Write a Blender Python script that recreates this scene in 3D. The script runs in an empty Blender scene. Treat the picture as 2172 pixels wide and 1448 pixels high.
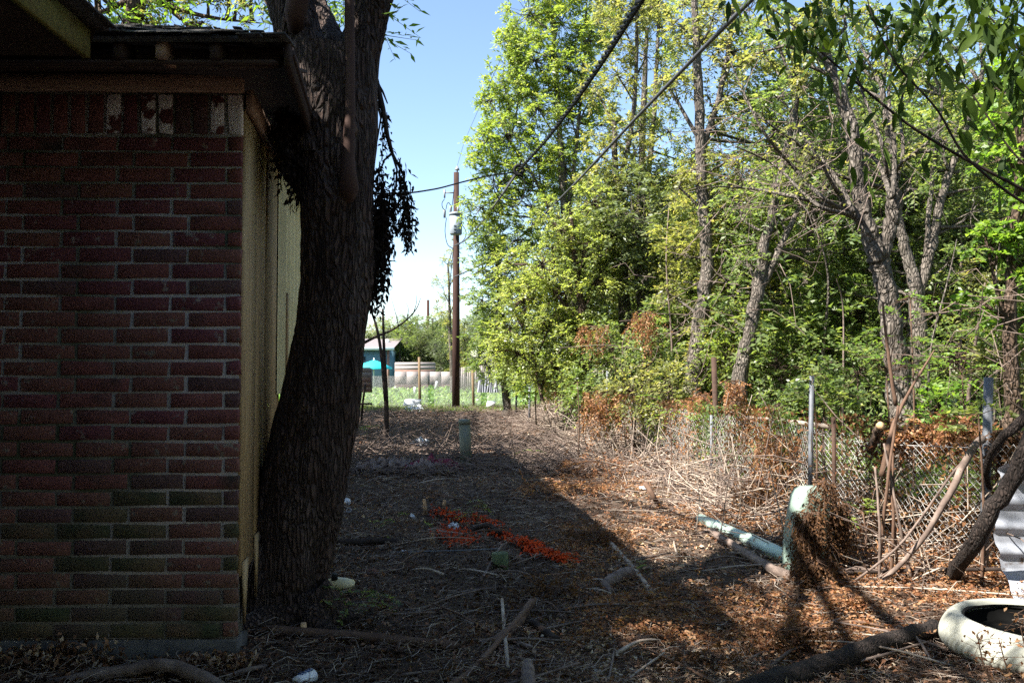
import bpy, math, random
import numpy as np
from mathutils import Vector, noise as mnoise

RS = np.random.RandomState(7)
random.seed(7)
S = bpy.context.scene
COL = S.collection

# ------------------------------------------------------------------ camera, sky, sun, exposure
F = 1810.0
CAM = np.array([0.0, 0.0, 1.35])
PITCH = math.atan((790 - 724) / F)
cd = bpy.data.cameras.new("camera"); cd.lens = 30.0; cd.sensor_width = 36.0
cd.clip_start = 0.05; cd.clip_end = 2000
cam = bpy.data.objects.new("camera", cd); COL.objects.link(cam)
cam.location = tuple(CAM); cam.rotation_euler = (math.pi / 2 + PITCH, 0, 0)
S.camera = cam

SUN_FROM = Vector((-0.78, -0.38, 1.0)).normalized()
SUN_EL = math.asin(SUN_FROM.z)
SUN_AZ = math.atan2(SUN_FROM.x, SUN_FROM.y)
w = bpy.data.worlds.new("World"); S.world = w; w.use_nodes = True
nt = w.node_tree; nt.nodes.clear()
sky = nt.nodes.new("ShaderNodeTexSky"); sky.sky_type = 'NISHITA'; sky.sun_disc = False
sky.sun_elevation = SUN_EL; sky.sun_rotation = SUN_AZ
sky.air_density = 1.0; sky.dust_density = 0.3; sky.ozone_density = 1.5
bg = nt.nodes.new("ShaderNodeBackground"); bg.inputs[1].default_value = 0.08
wo = nt.nodes.new("ShaderNodeOutputWorld")
nt.links.new(sky.outputs[0], bg.inputs[0]); nt.links.new(bg.outputs[0], wo.inputs[0])
sl = bpy.data.lights.new("sun", 'SUN'); sl.energy = 5.0; sl.angle = math.radians(0.5)
sl.color = (1.0, 0.95, 0.86)
so = bpy.data.objects.new("sun", sl); COL.objects.link(so)
so.rotation_euler = (-SUN_FROM).to_track_quat('-Z', 'Y').to_euler(); so.location = (-20, -5, 25)
S.view_settings.view_transform = 'Standard'; S.view_settings.look = 'None'
S.view_settings.exposure = 1.9; S.view_settings.gamma = 1.0
S.view_settings.use_curve_mapping = False
S.render.engine = 'CYCLES'
S.cycles.max_bounces = 6; S.cycles.diffuse_bounces = 4; S.cycles.glossy_bounces = 2
S.cycles.transmission_bounces = 3; S.cycles.transparent_max_bounces = 4
S.cycles.use_denoising = False

# ------------------------------------------------------------------ placement helpers
FWD = np.array([0, math.cos(PITCH), math.sin(PITCH)])
UPV = np.array([0, -math.sin(PITCH), math.cos(PITCH)])

def ray(px, py):
    return FWD + UPV * ((724 - py) / F) + np.array([1.0, 0, 0]) * ((px - 1086) / F)

def P(px, py, Y):
    d = ray(px, py)
    return CAM + d * (Y / d[1])

def sstep(a, b, x):
    t = np.clip((x - a) / (b - a), 0, 1)
    return t * t * (3 - 2 * t)

FLX = np.array([3.45, 3.05, 2.50, 2.32, 1.9, 1.2, 0.4]); FLY = np.array([3.0, 5.4, 7.0, 9.8, 14.0, 22.0, 33.0])

def fence_x(y):
    return np.interp(y, FLY, FLX)

def gh(x, y):
    x = np.asarray(x, float); y = np.asarray(y, float)
    h = .025 * np.sin(1.3 * x + .7 * y) + .018 * np.sin(2.9 * x - 1.7 * y + 1) + .012 * np.sin(6.1 * x + 3.3 * y + 2) + .008 * np.sin(9 * x - 11 * y)
    h = h * (1 - sstep(40, 60, y))
    h = h + .10 * sstep(-.7, .4, x - fence_x(y)) * (1 - sstep(30, 36, y)) - .0
    h = h + .40 * sstep(32, 46, y)
    return h

def G(px, py, z=0.0):
    d = ray(px, py)
    q = CAM + d * ((z - CAM[2]) / d[2])
    for _ in range(6):
        zz = float(gh(q[0], q[1])) + z
        q = CAM + d * ((zz - CAM[2]) / d[2])
    return q

def nrm(v):
    return v / np.maximum(np.linalg.norm(v, axis=-1, keepdims=True), 1e-9)

def curve(pts, n=16):
    p = np.array(pts, float); m = len(p); t = np.linspace(0, m - 1, n)
    q = np.stack([np.interp(t, np.arange(m), p[:, k]) for k in range(3)], 1)
    for _ in range(max(1, n // m // 1)): q[1:-1] = (q[:-2] + 2 * q[1:-1] + q[2:]) / 4
    return q

# ------------------------------------------------------------------ mesh helpers
class MB:
    def __init__(s):
        s.V = []; s.Q = []; s.T = []; s.R = []; s.n = 0
    def add(s, V, F4=None, F3=None, r=None):
        V = np.asarray(V, float).reshape(-1, 3)
        nq = nt_ = 0
        if F4 is not None and len(F4):
            s.Q.append(np.asarray(F4, np.int64) + s.n); nq = len(F4)
        if F3 is not None and len(F3):
            s.T.append(np.asarray(F3, np.int64) + s.n)
        s.V.append(V); s.n += len(V)
        if r is not None: s.R.append(np.asarray(r, float))
        return s
    def box(s, lo, hi):
        x0, y0, z0 = lo; x1, y1, z1 = hi
        V = [(x0,y0,z0),(x1,y0,z0),(x1,y1,z0),(x0,y1,z0),(x0,y0,z1),(x1,y0,z1),(x1,y1,z1),(x0,y1,z1)]
        return s.add(V, [(0,3,2,1),(4,5,6,7),(0,1,5,4),(1,2,6,5),(2,3,7,6),(3,0,4,7)])
    def obox(s, c, u, v, wv):
        """box from centre and three half-extent vectors"""
        c, u, v, wv = (np.asarray(a, float) for a in (c, u, v, wv))
        V = [c-u-v-wv, c+u-v-wv, c+u+v-wv, c-u+v-wv, c-u-v+wv, c+u-v+wv, c+u+v+wv, c-u+v+wv]
        return s.add(V, [(0,3,2,1),(4,5,6,7),(0,1,5,4),(1,2,6,5),(2,3,7,6),(3,0,4,7)])
    def tube(s, pts, rad, n=6, cap=True, jit=0.0):
        pts = np.asarray(pts, float); m = len(pts)
        rad = np.broadcast_to(np.asarray(rad, float), (m,))
        t = np.gradient(pts, axis=0); t = nrm(t)
        ref = np.array([0.31, 0.95, 0.07]) if abs(t[:, 1]).mean() < .8 else np.array([1.0, 0.1, 0.1])
        a = nrm(np.cross(t, ref)); b = np.cross(t, a)
        th = np.arange(n) * 2 * math.pi / n
        rr = rad[:, None] * (1 + (jit * (RS.rand(m, n) - .5) if jit else 0))
        V = pts[:, None, :] + rr[..., None] * (np.cos(th)[None, :, None] * a[:, None, :] + np.sin(th)[None, :, None] * b[:, None, :])
        V = V.reshape(-1, 3)
        i = np.arange(m - 1)[:, None] * n; j = np.arange(n)[None, :]; k = (j + 1) % n
        Q = np.stack([i + j, i + k, i + n + k, i + n + j], -1).reshape(-1, 4)
        Tt = []
        if cap and n > 2:
            for k_ in range(1, n - 1):
                Tt.append((0, k_ + 1, k_)); e = (m - 1) * n; Tt.append((e, e + k_, e + k_ + 1))
        return s.add(V, Q, Tt if Tt else None)
    def sticks(s, A, B, ra, rb, n=3):
        A = np.asarray(A, float); B = np.asarray(B, float); N = len(A)
        if N == 0: return s
        ra = np.broadcast_to(np.asarray(ra, float), (N,)); rb = np.broadcast_to(np.asarray(rb, float), (N,))
        t = nrm(B - A); ref = np.where(np.abs(t[:, 2:3]) > .8, np.array([[1., 0, 0]]), np.array([[0, 0, 1.]]))
        a = nrm(np.cross(t, ref)); b = np.cross(t, a)
        th = np.arange(n) * 2 * math.pi / n
        ring = np.cos(th)[None, :, None] * a[:, None, :] + np.sin(th)[None, :, None] * b[:, None, :]
        V = np.concatenate([A[:, None] + ring * ra[:, None, None], B[:, None] + ring * rb[:, None, None]], 1).reshape(-1, 3)
        base = (np.arange(N) * 2 * n)[:, None]; j = np.arange(n)[None, :]; k = (j + 1) % n
        Q = np.stack([base + j, base + k, base + n + k, base + n + j], -1).reshape(-1, 4)
        return s.add(V, Q)
    def leaves(s, b, d, nv, l, w_, fold=.25, r=None):
        N = len(b)
        if N == 0: return s
        d = nrm(d); sd = nrm(np.cross(d, nv)); nn = np.cross(sd, d)
        l = np.broadcast_to(l, (N,))[:, None]; w_ = np.broadcast_to(w_, (N,))[:, None]
        tip = b + d * l; m = b + d * l * .42
        V = np.stack([b, m + sd * w_ * .5 + nn * w_ * fold, tip, m - sd * w_ * .5 + nn * w_ * fold], 1).reshape(-1, 3)
        Q = np.arange(4 * N).reshape(N, 4)
        s.add(V, Q); s.R.append(RS.rand(N) if r is None else np.broadcast_to(r, (N,)).astype(float))
        return s
    def bigleaves(s, b, d, nv, l, w_):
        N = len(b); d = nrm(d); sd = nrm(np.cross(d, nv)); nn = np.cross(sd, d)
        l = np.broadcast_to(l, (N,))[:, None]; w_ = np.broadcast_to(w_, (N,))[:, None]
        dr = np.array([[0, 0, -1.]])
        V = np.stack([b, b + d*l*.25 + sd*w_*.42 + nn*w_*.1, b + d*l*.6 + sd*w_*.42 + nn*w_*.1 + dr*l*.06, b + d*l + dr*l*.2,
                      b + d*l*.6 - sd*w_*.42 + nn*w_*.1 + dr*l*.06, b + d*l*.25 - sd*w_*.42 + nn*w_*.1, b + d*l*.6 + dr*l*.06, b + d*l*.25], 1).reshape(-1, 3)
        o = (np.arange(N) * 8)[:, None]
        Q = np.concatenate([o + np.array([[7, 1, 2, 6]]), o + np.array([[7, 6, 4, 5]])], 0)
        T = np.concatenate([o + np.array([[0, 1, 7]]), o + np.array([[0, 7, 5]]), o + np.array([[6, 2, 3]]), o + np.array([[6, 3, 4]])], 0)
        r = RS.rand(N)
        s.add(V, Q, T); s.R.append(None if False else np.zeros(0)); s._big = (np.tile(r, 2), np.tile(r, 4)); return s
    def mesh(s, name, off=(0, 0, 0), smooth=False):
        V = (np.concatenate(s.V) - np.asarray(off, float)).astype(np.float32)
        Q = np.concatenate(s.Q) if s.Q else np.zeros((0, 4), np.int64)
        T = np.concatenate(s.T) if s.T else np.zeros((0, 3), np.int64)
        me = bpy.data.meshes.new(name)
        me.vertices.add(len(V)); me.vertices.foreach_set('co', V.ravel())
        nl = Q.size + T.size; me.loops.add(nl); me.polygons.add(len(Q) + len(T))
        me.loops.foreach_set('vertex_index', np.concatenate([Q.ravel(), T.ravel()]).astype(np.int32))
        st = np.concatenate([np.arange(len(Q)) * 4, Q.size + np.arange(len(T)) * 3]).astype(np.int32)
        me.polygons.foreach_set('loop_start', st)
        if smooth: me.polygons.foreach_set('use_smooth', np.ones(len(Q) + len(T), bool))
        R = np.concatenate(s.R) if s.R else np.zeros(0)
        if hasattr(s, '_big'): R = np.concatenate(s._big)
        if len(R) and len(R) == len(Q) + len(T):
            at = me.attributes.new('rnd', 'FLOAT', 'FACE'); at.data.foreach_set('value', R.astype(np.float32))
        me.update(calc_edges=True)
        return me

def wloc(o):
    l = np.zeros(3)
    while o is not None:
        l += np.array(o.location); o = o.parent
    return l

def part(name, mb, mat, parent, smooth=False, label=None, kind=None):
    me = mb.mesh(name, wloc(parent), smooth); me.materials.append(mat)
    o = bpy.data.objects.new(name, me); COL.objects.link(o); o.parent = parent
    if label: o['label'] = label
    if kind: o['kind'] = kind
    return o

def tag(o, label, cat, group=None, kind=None):
    if label: o['label'] = label
    if cat: o['category'] = cat
    if group: o['group'] = group
    if kind: o['kind'] = kind
    return o

def root(name, loc, label, cat, group=None):
    o = bpy.data.objects.new(name, None); COL.objects.link(o); o.location = tuple(loc); o.empty_display_size = .1
    return tag(o, label, cat, group)

def single(name, mb, mat, loc, label=None, cat=None, group=None, kind=None, smooth=False):
    me = mb.mesh(name, loc, smooth); me.materials.append(mat)
    o = bpy.data.objects.new(name, me); COL.objects.link(o); o.location = tuple(loc)
    return tag(o, label, cat, group, kind)

# ------------------------------------------------------------------ materials
def ramp(nt, cols, fac):
    r = nt.nodes.new("ShaderNodeValToRGB")
    el = r.color_ramp.elements
    el[0].position = 0; el[0].color = (*cols[0], 1); el[1].position = 1; el[1].color = (*cols[-1], 1)
    for i, c in enumerate(cols[1:-1]):
        e = el.new((i + 1) / (len(cols) - 1)); e.color = (*c, 1)
    nt.links.new(fac, r.inputs[0]); return r.outputs[0]

def M(name, cols, scale=6, rough=.85, bump=.3, bscale=40, stretch=(1, 1, 1), metal=0, spec=.3, dist=.01, ring=False, stain=None, detail=6):
    m = bpy.data.materials.new(name); m.use_nodes = True; t = m.node_tree
    b = t.nodes["Principled BSDF"]; b.inputs['Roughness'].default_value = rough; b.inputs['Metallic'].default_value = metal
    b.inputs['Specular IOR Level'].default_value = spec
    tc = t.nodes.new("ShaderNodeTexCoord"); oi = t.nodes.new("ShaderNodeObjectInfo")
    mp = t.nodes.new("ShaderNodeMapping"); mp.inputs['Scale'].default_value = stretch
    va = t.nodes.new("ShaderNodeVectorMath"); va.operation = 'MULTIPLY_ADD'
    va.inputs[1].default_value = (37, 17, 29)
    t.links.new(oi.outputs['Random'], va.inputs[0]); t.links.new(tc.outputs['Object'], va.inputs[2])
    t.links.new(va.outputs[0], mp.inputs[0])
    n = t.nodes.new("ShaderNodeTexNoise"); n.inputs['Scale'].default_value = scale; n.inputs['Detail'].default_value = detail
    n.inputs['Roughness'].default_value = .65
    t.links.new(mp.outputs[0], n.inputs['Vector'])
    mr = t.nodes.new("ShaderNodeMapRange"); mr.inputs[1].default_value = .28; mr.inputs[2].default_value = .72
    t.links.new(n.outputs['Fac'], mr.inputs[0])
    col = ramp(t, cols, mr.outputs[0])
    if stain:
        sc, sscale, lo, hi = stain
        n3 = t.nodes.new("ShaderNodeTexNoise"); n3.inputs['Scale'].default_value = sscale; n3.inputs['Detail'].default_value = 8
        t.links.new(va.outputs[0], n3.inputs['Vector'])
        m3 = t.nodes.new("ShaderNodeMapRange"); m3.inputs[1].default_value = lo; m3.inputs[2].default_value = hi
        t.links.new(n3.outputs['Fac'], m3.inputs[0])
        mx = t.nodes.new("ShaderNodeMix"); mx.data_type = 'RGBA'; t.links.new(m3.outputs[0], mx.inputs[0])
        t.links.new(col, mx.inputs[6]); mx.inputs[7].default_value = (*sc, 1); col = mx.outputs[2]
    t.links.new(col, b.inputs['Base Color'])
    if bump:
        n2 = t.nodes.new("ShaderNodeTexNoise"); n2.inputs['Scale'].default_value = bscale; n2.inputs['Detail'].default_value = 8
        t.links.new(mp.outputs[0], n2.inputs['Vector'])
        bp = t.nodes.new("ShaderNodeBump"); bp.inputs['Strength'].default_value = bump; bp.inputs['Distance'].default_value = dist
        t.links.new(n2.outputs['Fac'], bp.inputs['Height']); t.links.new(bp.outputs[0], b.inputs['Normal'])
    return m

def bark(name, cols, vs=14, strg=.9, zs=.35):
    m = M(name, cols, scale=9, bump=0, stretch=(1, 1, zs)); t = m.node_tree; b = t.nodes["Principled BSDF"]
    mp = [n for n in t.nodes if n.type == 'MAPPING'][0]
    w1 = t.nodes.new("ShaderNodeTexNoise"); w1.inputs['Scale'].default_value = 6
    t.links.new(mp.outputs[0], w1.inputs['Vector'])
    ad = t.nodes.new("ShaderNodeVectorMath"); ad.operation = 'MULTIPLY_ADD'; ad.inputs[1].default_value = (.12, .12, .12)
    t.links.new(w1.outputs['Color'], ad.inputs[0]); t.links.new(mp.outputs[0], ad.inputs[2])
    v = t.nodes.new("ShaderNodeTexVoronoi"); v.feature = 'DISTANCE_TO_EDGE'; v.inputs['Scale'].default_value = vs * 2
    t.links.new(ad.outputs[0], v.inputs['Vector'])
    mr = t.nodes.new("ShaderNodeMapRange"); mr.inputs[2].default_value = .25; t.links.new(v.outputs['Distance'], mr.inputs[0])
    n2 = t.nodes.new("ShaderNodeTexNoise"); n2.inputs['Scale'].default_value = 60; n2.inputs['Detail'].default_value = 6
    t.links.new(mp.outputs[0], n2.inputs['Vector'])
    mm = t.nodes.new("ShaderNodeMath"); mm.operation = 'MULTIPLY_ADD'; mm.inputs[1].default_value = .5
    t.links.new(n2.outputs['Fac'], mm.inputs[0]); t.links.new(mr.outputs[0], mm.inputs[2])
    bp = t.nodes.new("ShaderNodeBump"); bp.inputs['Strength'].default_value = strg; bp.inputs['Distance'].default_value = .03
    t.links.new(mm.outputs[0], bp.inputs['Height']); t.links.new(bp.outputs[0], b.inputs['Normal'])
    cl = b.inputs['Base Color'].links[0].from_socket
    mx = t.nodes.new("ShaderNodeMix"); mx.data_type = 'RGBA'; mx.blend_type = 'MULTIPLY'; mx.inputs[0].default_value = .55
    t.links.new(cl, mx.inputs[6]); t.links.new(mr.outputs[0], mx.inputs[7]); t.links.new(mx.outputs[2], b.inputs['Base Color'])
    return m

def LM(name, cols, trans=.35, rough=.42, spec=.5, attr='rnd'):
    m = bpy.data.materials.new(name); m.use_nodes = True; t = m.node_tree
    b = t.nodes["Principled BSDF"]; b.inputs['Roughness'].default_value = rough; b.inputs['Specular IOR Level'].default_value = spec
    a = t.nodes.new("ShaderNodeAttribute"); a.attribute_name = attr
    col = ramp(t, cols, a.outputs['Fac']); t.links.new(col, b.inputs['Base Color'])
    if trans > 0:
        tr = t.nodes.new("ShaderNodeBsdfTranslucent")
        mu = t.nodes.new("ShaderNodeMix"); mu.data_type = 'RGBA'; mu.blend_type = 'MULTIPLY'; mu.inputs[0].default_value = 1
        mu.inputs[7].default_value = (1.85, 1.8, .85, 1); t.links.new(col, mu.inputs[6]); t.links.new(mu.outputs[2], tr.inputs[0])
        mx = t.nodes.new("ShaderNodeMixShader"); mx.inputs[0].default_value = trans
        t.links.new(b.outputs[0], mx.inputs[1]); t.links.new(tr.outputs[0], mx.inputs[2])
        t.links.new(mx.outputs[0], t.nodes["Material Output"].inputs[0])
    return m

m_soil = M("soil", [(.035, .022, .014), (.07, .045, .03), (.12, .085, .06)], scale=7, bump=.8, bscale=25, dist=.03, rough=.95)
def _soilmat():
    """litter near, grass far: by real position"""
    t = m_soil.node_tree; b = t.nodes["Principled BSDF"]
    cl = b.inputs['Base Color'].links[0].from_socket
    tc = t.nodes.new("ShaderNodeTexCoord"); sp = t.nodes.new("ShaderNodeSeparateXYZ"); t.links.new(tc.outputs['Object'], sp.inputs[0])
    mr = t.nodes.new("ShaderNodeMapRange"); mr.inputs[1].default_value = 30; mr.inputs[2].default_value = 33; t.links.new(sp.outputs[1], mr.inputs[0])
    n = t.nodes.new("ShaderNodeTexNoise"); n.inputs['Scale'].default_value = 1.5; n.inputs['Detail'].default_value = 8
    t.links.new(tc.outputs['Object'], n.inputs['Vector'])
    gcol = ramp(t, [(.05, .07, .02), (.09, .12, .03), (.16, .13, .07)], n.outputs['Fac'])
    mx = t.nodes.new("ShaderNodeMix"); mx.data_type = 'RGBA'
    t.links.new(mr.outputs[0], mx.inputs[0]); t.links.new(cl, mx.inputs[6]); t.links.new(gcol, mx.inputs[7])
    t.links.new(mx.outputs[2], b.inputs['Base Color'])
_soilmat()
m_bark_dark = bark("bark_dark", [(.04, .022, .016), (.075, .045, .035), (.14, .10, .085)], 22, 1.0, .2)
m_bark_smooth = M("bark_smooth", [(.04, .02, .015), (.07, .038, .03)], scale=5, bump=.3, bscale=30, stretch=(1, 1, .3))
m_bark_grey = bark("bark_grey", [(.09, .072, .058), (.155, .13, .108), (.24, .21, .18)], 13, .8)
m_bark_brown = bark("bark_brown", [(.05, .03, .02), (.10, .065, .045), (.16, .11, .08)], 12, .8)
m_log = bark("log_bark", [(.015, .01, .008), (.03, .02, .016), (.055, .04, .034)], 34, .7)  # darkened bark: shade on the log and leaning branches put into the colour
m_wood_cut = M("cut_wood", [(.45, .26, .13), (.62, .42, .24)], scale=12, bump=.1)
m_twig = M("twig_grey", [(.08, .055, .045), (.15, .11, .09), (.25, .19, .16)], scale=14, bump=.2, stretch=(1, 1, 1), rough=.8)
m_twig_pale = M("twig_pale", [(.18, .135, .105), (.33, .265, .21), (.50, .43, .36)], scale=14, bump=.2, rough=.75)
m_twig_brown = M("twig_brown", [(.08, .045, .03), (.15, .09, .06)], scale=14, bump=.2)
m_twig_dark = M("twig_dark", [(.02, .013, .01), (.045, .03, .024)], scale=14, bump=.2)
m_leaf_bright = LM("leaf_bright", [(0.076, 0.117, 0.031), (0.140, 0.205, 0.046), (0.216, 0.282, 0.066), (0.305, 0.328, 0.114)], .55)
m_leaf_yellow = LM("leaf_yellow", [(0.124, 0.167, 0.051), (0.204, 0.261, 0.068), (0.284, 0.334, 0.111), (0.340, 0.355, 0.171)], .55)
m_leaf_olive = LM("leaf_olive", [(0.097, 0.112, 0.044), (0.158, 0.179, 0.063), (0.231, 0.247, 0.092), (0.316, 0.280, 0.129)], .55)
m_leaf_green = LM("leaf_green", [(0.065, 0.100, 0.039), (0.109, 0.166, 0.053), (0.173, 0.232, 0.077), (0.260, 0.299, 0.130)], .55)
m_leaf_dark = LM("leaf_dark", [(0.056, 0.077, 0.040), (0.110, 0.144, 0.062), (0.184, 0.222, 0.112)], .35)
m_leaf_fresh = LM("leaf_fresh", [(0.079, 0.156, 0.025), (0.136, 0.240, 0.034), (0.227, 0.314, 0.068)], .55)
m_leaf_orange = LM("dead_leaf_orange", [(.11, .042, .02), (.20, .085, .038), (.30, .15, .075), (.42, .26, .15)], .3, .7, .15)
m_leaf_brown = LM("dead_leaf_brown", [(.045, .022, .012), (.09, .045, .02), (.15, .075, .035)], .25, .7, .15)
m_leaf_black = LM("dead_leaf_shade_dark", [(.012, .008, .007), (.025, .016, .012)], .1, .8, .1)  # near-black colour stands in for shade on the hanging leaves
m_litter = LM("litter_leaves", [(.03, .017, .011), (.085, .042, .024), (.18, .085, .045), (.29, .15, .085), (.40, .27, .17), (.50, .40, .29)], .12, .7, .2)
m_straw = LM("straw", [(.15, .1, .07), (.28, .21, .16), (.42, .35, .3)], .1, .6, .2)
m_grass = LM("grass_blades", [(.07, .13, .02), (.13, .2, .04), (.24, .25, .09)], .4)
m_brick = [M("brick_red", [(.125, .044, .040), (.17, .060, .054), (.21, .085, .075)], 9, bump=.6, bscale=70, stain=((.03, .025, .02), 5, .52, .75)),
           M("brick_maroon", [(.115, .036, .042), (.155, .050, .057)], 9, bump=.6, bscale=70, stain=((.24, .19, .17), 22, .6, .68)),
           M("brick_brown", [(.14, .056, .046), (.19, .082, .066)], 9, bump=.6, bscale=70, stain=((.2, .16, .13), 25, .6, .68)),
           M("brick_dark", [(.085, .042, .042), (.12, .062, .060)], 9, bump=.6, bscale=70, stain=((.12, .09, .08), 22, .62, .72)),
           M("brick_mossy", [(.10, .066, .04), (.14, .09, .055)], 7, bump=.6, bscale=70, stain=((.045, .05, .025), 5, .45, .65))]
def algae(m):
    t = m.node_tree; b = t.nodes["Principled BSDF"]; cl = b.inputs['Base Color'].links[0].from_socket
    g = t.nodes.new("ShaderNodeNewGeometry"); sp = t.nodes.new("ShaderNodeSeparateXYZ"); t.links.new(g.outputs['Position'], sp.inputs[0])
    n = t.nodes.new("ShaderNodeTexNoise"); n.inputs['Scale'].default_value = 2.2; n.inputs['Detail'].default_value = 7; t.links.new(g.outputs['Position'], n.inputs['Vector'])
    mr = t.nodes.new("ShaderNodeMapRange"); mr.inputs[1].default_value = 1.15; mr.inputs[2].default_value = .25; t.links.new(sp.outputs[2], mr.inputs[0])
    mu = t.nodes.new("ShaderNodeMath"); mu.operation = 'MULTIPLY'; t.links.new(mr.outputs[0], mu.inputs[0])
    m2 = t.nodes.new("ShaderNodeMapRange"); m2.inputs[1].default_value = .38; m2.inputs[2].default_value = .6; m2.inputs[4].default_value = .5; t.links.new(n.outputs['Fac'], m2.inputs[0]); t.links.new(m2.outputs[0], mu.inputs[1])
    mx = t.nodes.new("ShaderNodeMix"); mx.data_type = 'RGBA'; t.links.new(mu.outputs[0], mx.inputs[0]); t.links.new(cl, mx.inputs[6]); mx.inputs[7].default_value = (.06, .075, .032, 1)
    t.links.new(mx.outputs[2], b.inputs['Base Color'])
for _m in m_brick: algae(_m)
m_brick_white = M("brick_whitewashed", [(.10, .03, .03), (.13, .045, .04)], 9, bump=.6, bscale=70, stain=((.72, .66, .66), 12, .44, .49))
m_mortar = M("mortar", [(.24, .215, .21), (.34, .31, .30), (.43, .39, .38)], 6, bump=.7, bscale=60, stain=((.06, .065, .04), 1.5, .45, .65))
m_conc = M("concrete", [(.05, .045, .042), (.12, .11, .10)], 10, bump=.5, bscale=40)
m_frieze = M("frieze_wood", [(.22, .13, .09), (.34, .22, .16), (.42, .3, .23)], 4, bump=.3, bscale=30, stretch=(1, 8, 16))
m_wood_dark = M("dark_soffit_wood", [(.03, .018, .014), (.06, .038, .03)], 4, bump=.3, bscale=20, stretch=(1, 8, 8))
m_wood_moss = M("mossy_fascia_wood", [(.10, .10, .02), (.19, .17, .045), (.12, .08, .04)], 5, bump=.4, bscale=20)
m_side = M("yellowed_plywood", [(.26, .165, .085), (.42, .29, .15), (.52, .38, .21)], 3, bump=.4, bscale=25, stretch=(10, 10, 1), stain=((.08, .05, .03), 18, .7, .76))
m_cream = M("cream_sheet", [(.62, .53, .27), (.75, .66, .38)], 3, bump=.1, bscale=12, rough=.6)
m_shingle = M("asphalt_shingle", [(.025, .023, .022), (.06, .056, .054), (.1, .095, .09)], 30, bump=.9, bscale=120)
m_black = M("black_rubber", [(.008, .008, .008), (.016, .016, .016)], 20, bump=.1, rough=.6, spec=.12)
m_cable_grey = M("grey_cable", [(.05, .05, .055), (.08, .08, .09)], 30, bump=.2, rough=.6, spec=.15)
m_pole = M("creosote_pole", [(.02, .009, .007), (.04, .018, .013), (.065, .032, .024)], 5, bump=.4, bscale=30, stretch=(6, 6, .6))
m_trafo = M("transformer_grey", [(.20, .23, .26), (.25, .28, .31)], 3, bump=0, rough=.4)
m_trafo_dark = M("lettering_dark", [(.03, .04, .05), (.04, .05, .06)], 3, bump=0)
m_ceramic = M("ceramic_grey", [(.2, .21, .22), (.27, .28, .3)], 5, bump=0, rough=.25)
m_steel = M("galvanised_post", [(.10, .105, .12), (.17, .18, .2)], 14, bump=.15, rough=.6, metal=.15)
m_wire = M("galvanised_wire", [(.3, .29, .28), (.42, .41, .40)], 30, bump=0, rough=.55, metal=.1)
m_rust = M("rusty_post", [(.035, .02, .015), (.08, .045, .03)], 18, bump=.4, bscale=60)
m_ped = M("pale_green_plastic", [(.17, .235, .195), (.22, .285, .24)], 4, bump=.05, rough=.4, stain=((.25, .2, .15), 9, .62, .8))
m_pipe = M("mint_pipe_plastic", [(.42, .55, .48), (.54, .66, .58)], 4, bump=.05, rough=.4, stain=((.16, .1, .07), 12, .6, .72))
m_ventpipe = M("grey_green_pipe", [(.12, .135, .10), (.16, .17, .13)], 4, bump=.05, rough=.5)
m_tire = M("white_painted_rubber", [(.30, .30, .25), (.40, .40, .35)], 6, bump=.1, rough=.6, stain=((.12, .11, .08), 4, .6, .9))
m_sheet = M("white_painted_metal", [(.24, .25, .29), (.36, .38, .43)], 4, bump=.1, rough=.4, stain=((.10, .07, .05), 8, .62, .7))
m_orange = M("orange_plastic_net", [(.42, .035, .008), (.60, .075, .012)], 10, bump=.2, rough=.7, spec=.04)
m_pink = M("magenta_cloth", [(.14, .02, .045), (.24, .06, .09)], 8, bump=.6, bscale=30)
m_tan = M("faded_cloth", [(.2, .15, .13), (.3, .24, .22)], 8, bump=.6, bscale=30)
m_white = M("white_plastic", [(.6, .62, .65), (.75, .76, .78)], 6, bump=.1, rough=.4)
m_jug = M("yellowed_plastic", [(.45, .38, .2), (.6, .52, .3)], 6, bump=.1, rough=.4)
m_postgreen = M("green_treated_wood", [(.06, .085, .04), (.11, .14, .07)], 5, bump=.4, stretch=(8, 8, 1))
m_bluewall = M("blue_siding", [(.10, .2, .27), (.14, .26, .33)], 3, bump=.1)
m_roof_far = M("pinkish_shingles", [(.17, .14, .14), (.23, .195, .195)], 10, bump=.3)
m_trimw = M("white_trim", [(.6, .7, .72), (.7, .78, .8)], 3, bump=0)
m_teal = M("teal_fabric", [(.02, .50, .52), (.03, .6, .62)], 3, bump=0, rough=.7)
m_boards = M("weathered_pale_boards", [(.20, .17, .165), (.25, .22, .21), (.30, .26, .25)], 5, bump=.2, stretch=(1, 4, 6))
m_boards_red = M("reddish_boards", [(.16, .09, .07), (.25, .16, .13)], 5, bump=.2)
m_postwood = M("wood_stake", [(.12, .08, .045), (.2, .14, .08)], 8, bump=.3, stretch=(4, 4, 1))
m_glass = M("dark_window_glass", [(.02, .03, .035), (.03, .04, .05)], 3, bump=0, rough=.1, spec=.6)

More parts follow.
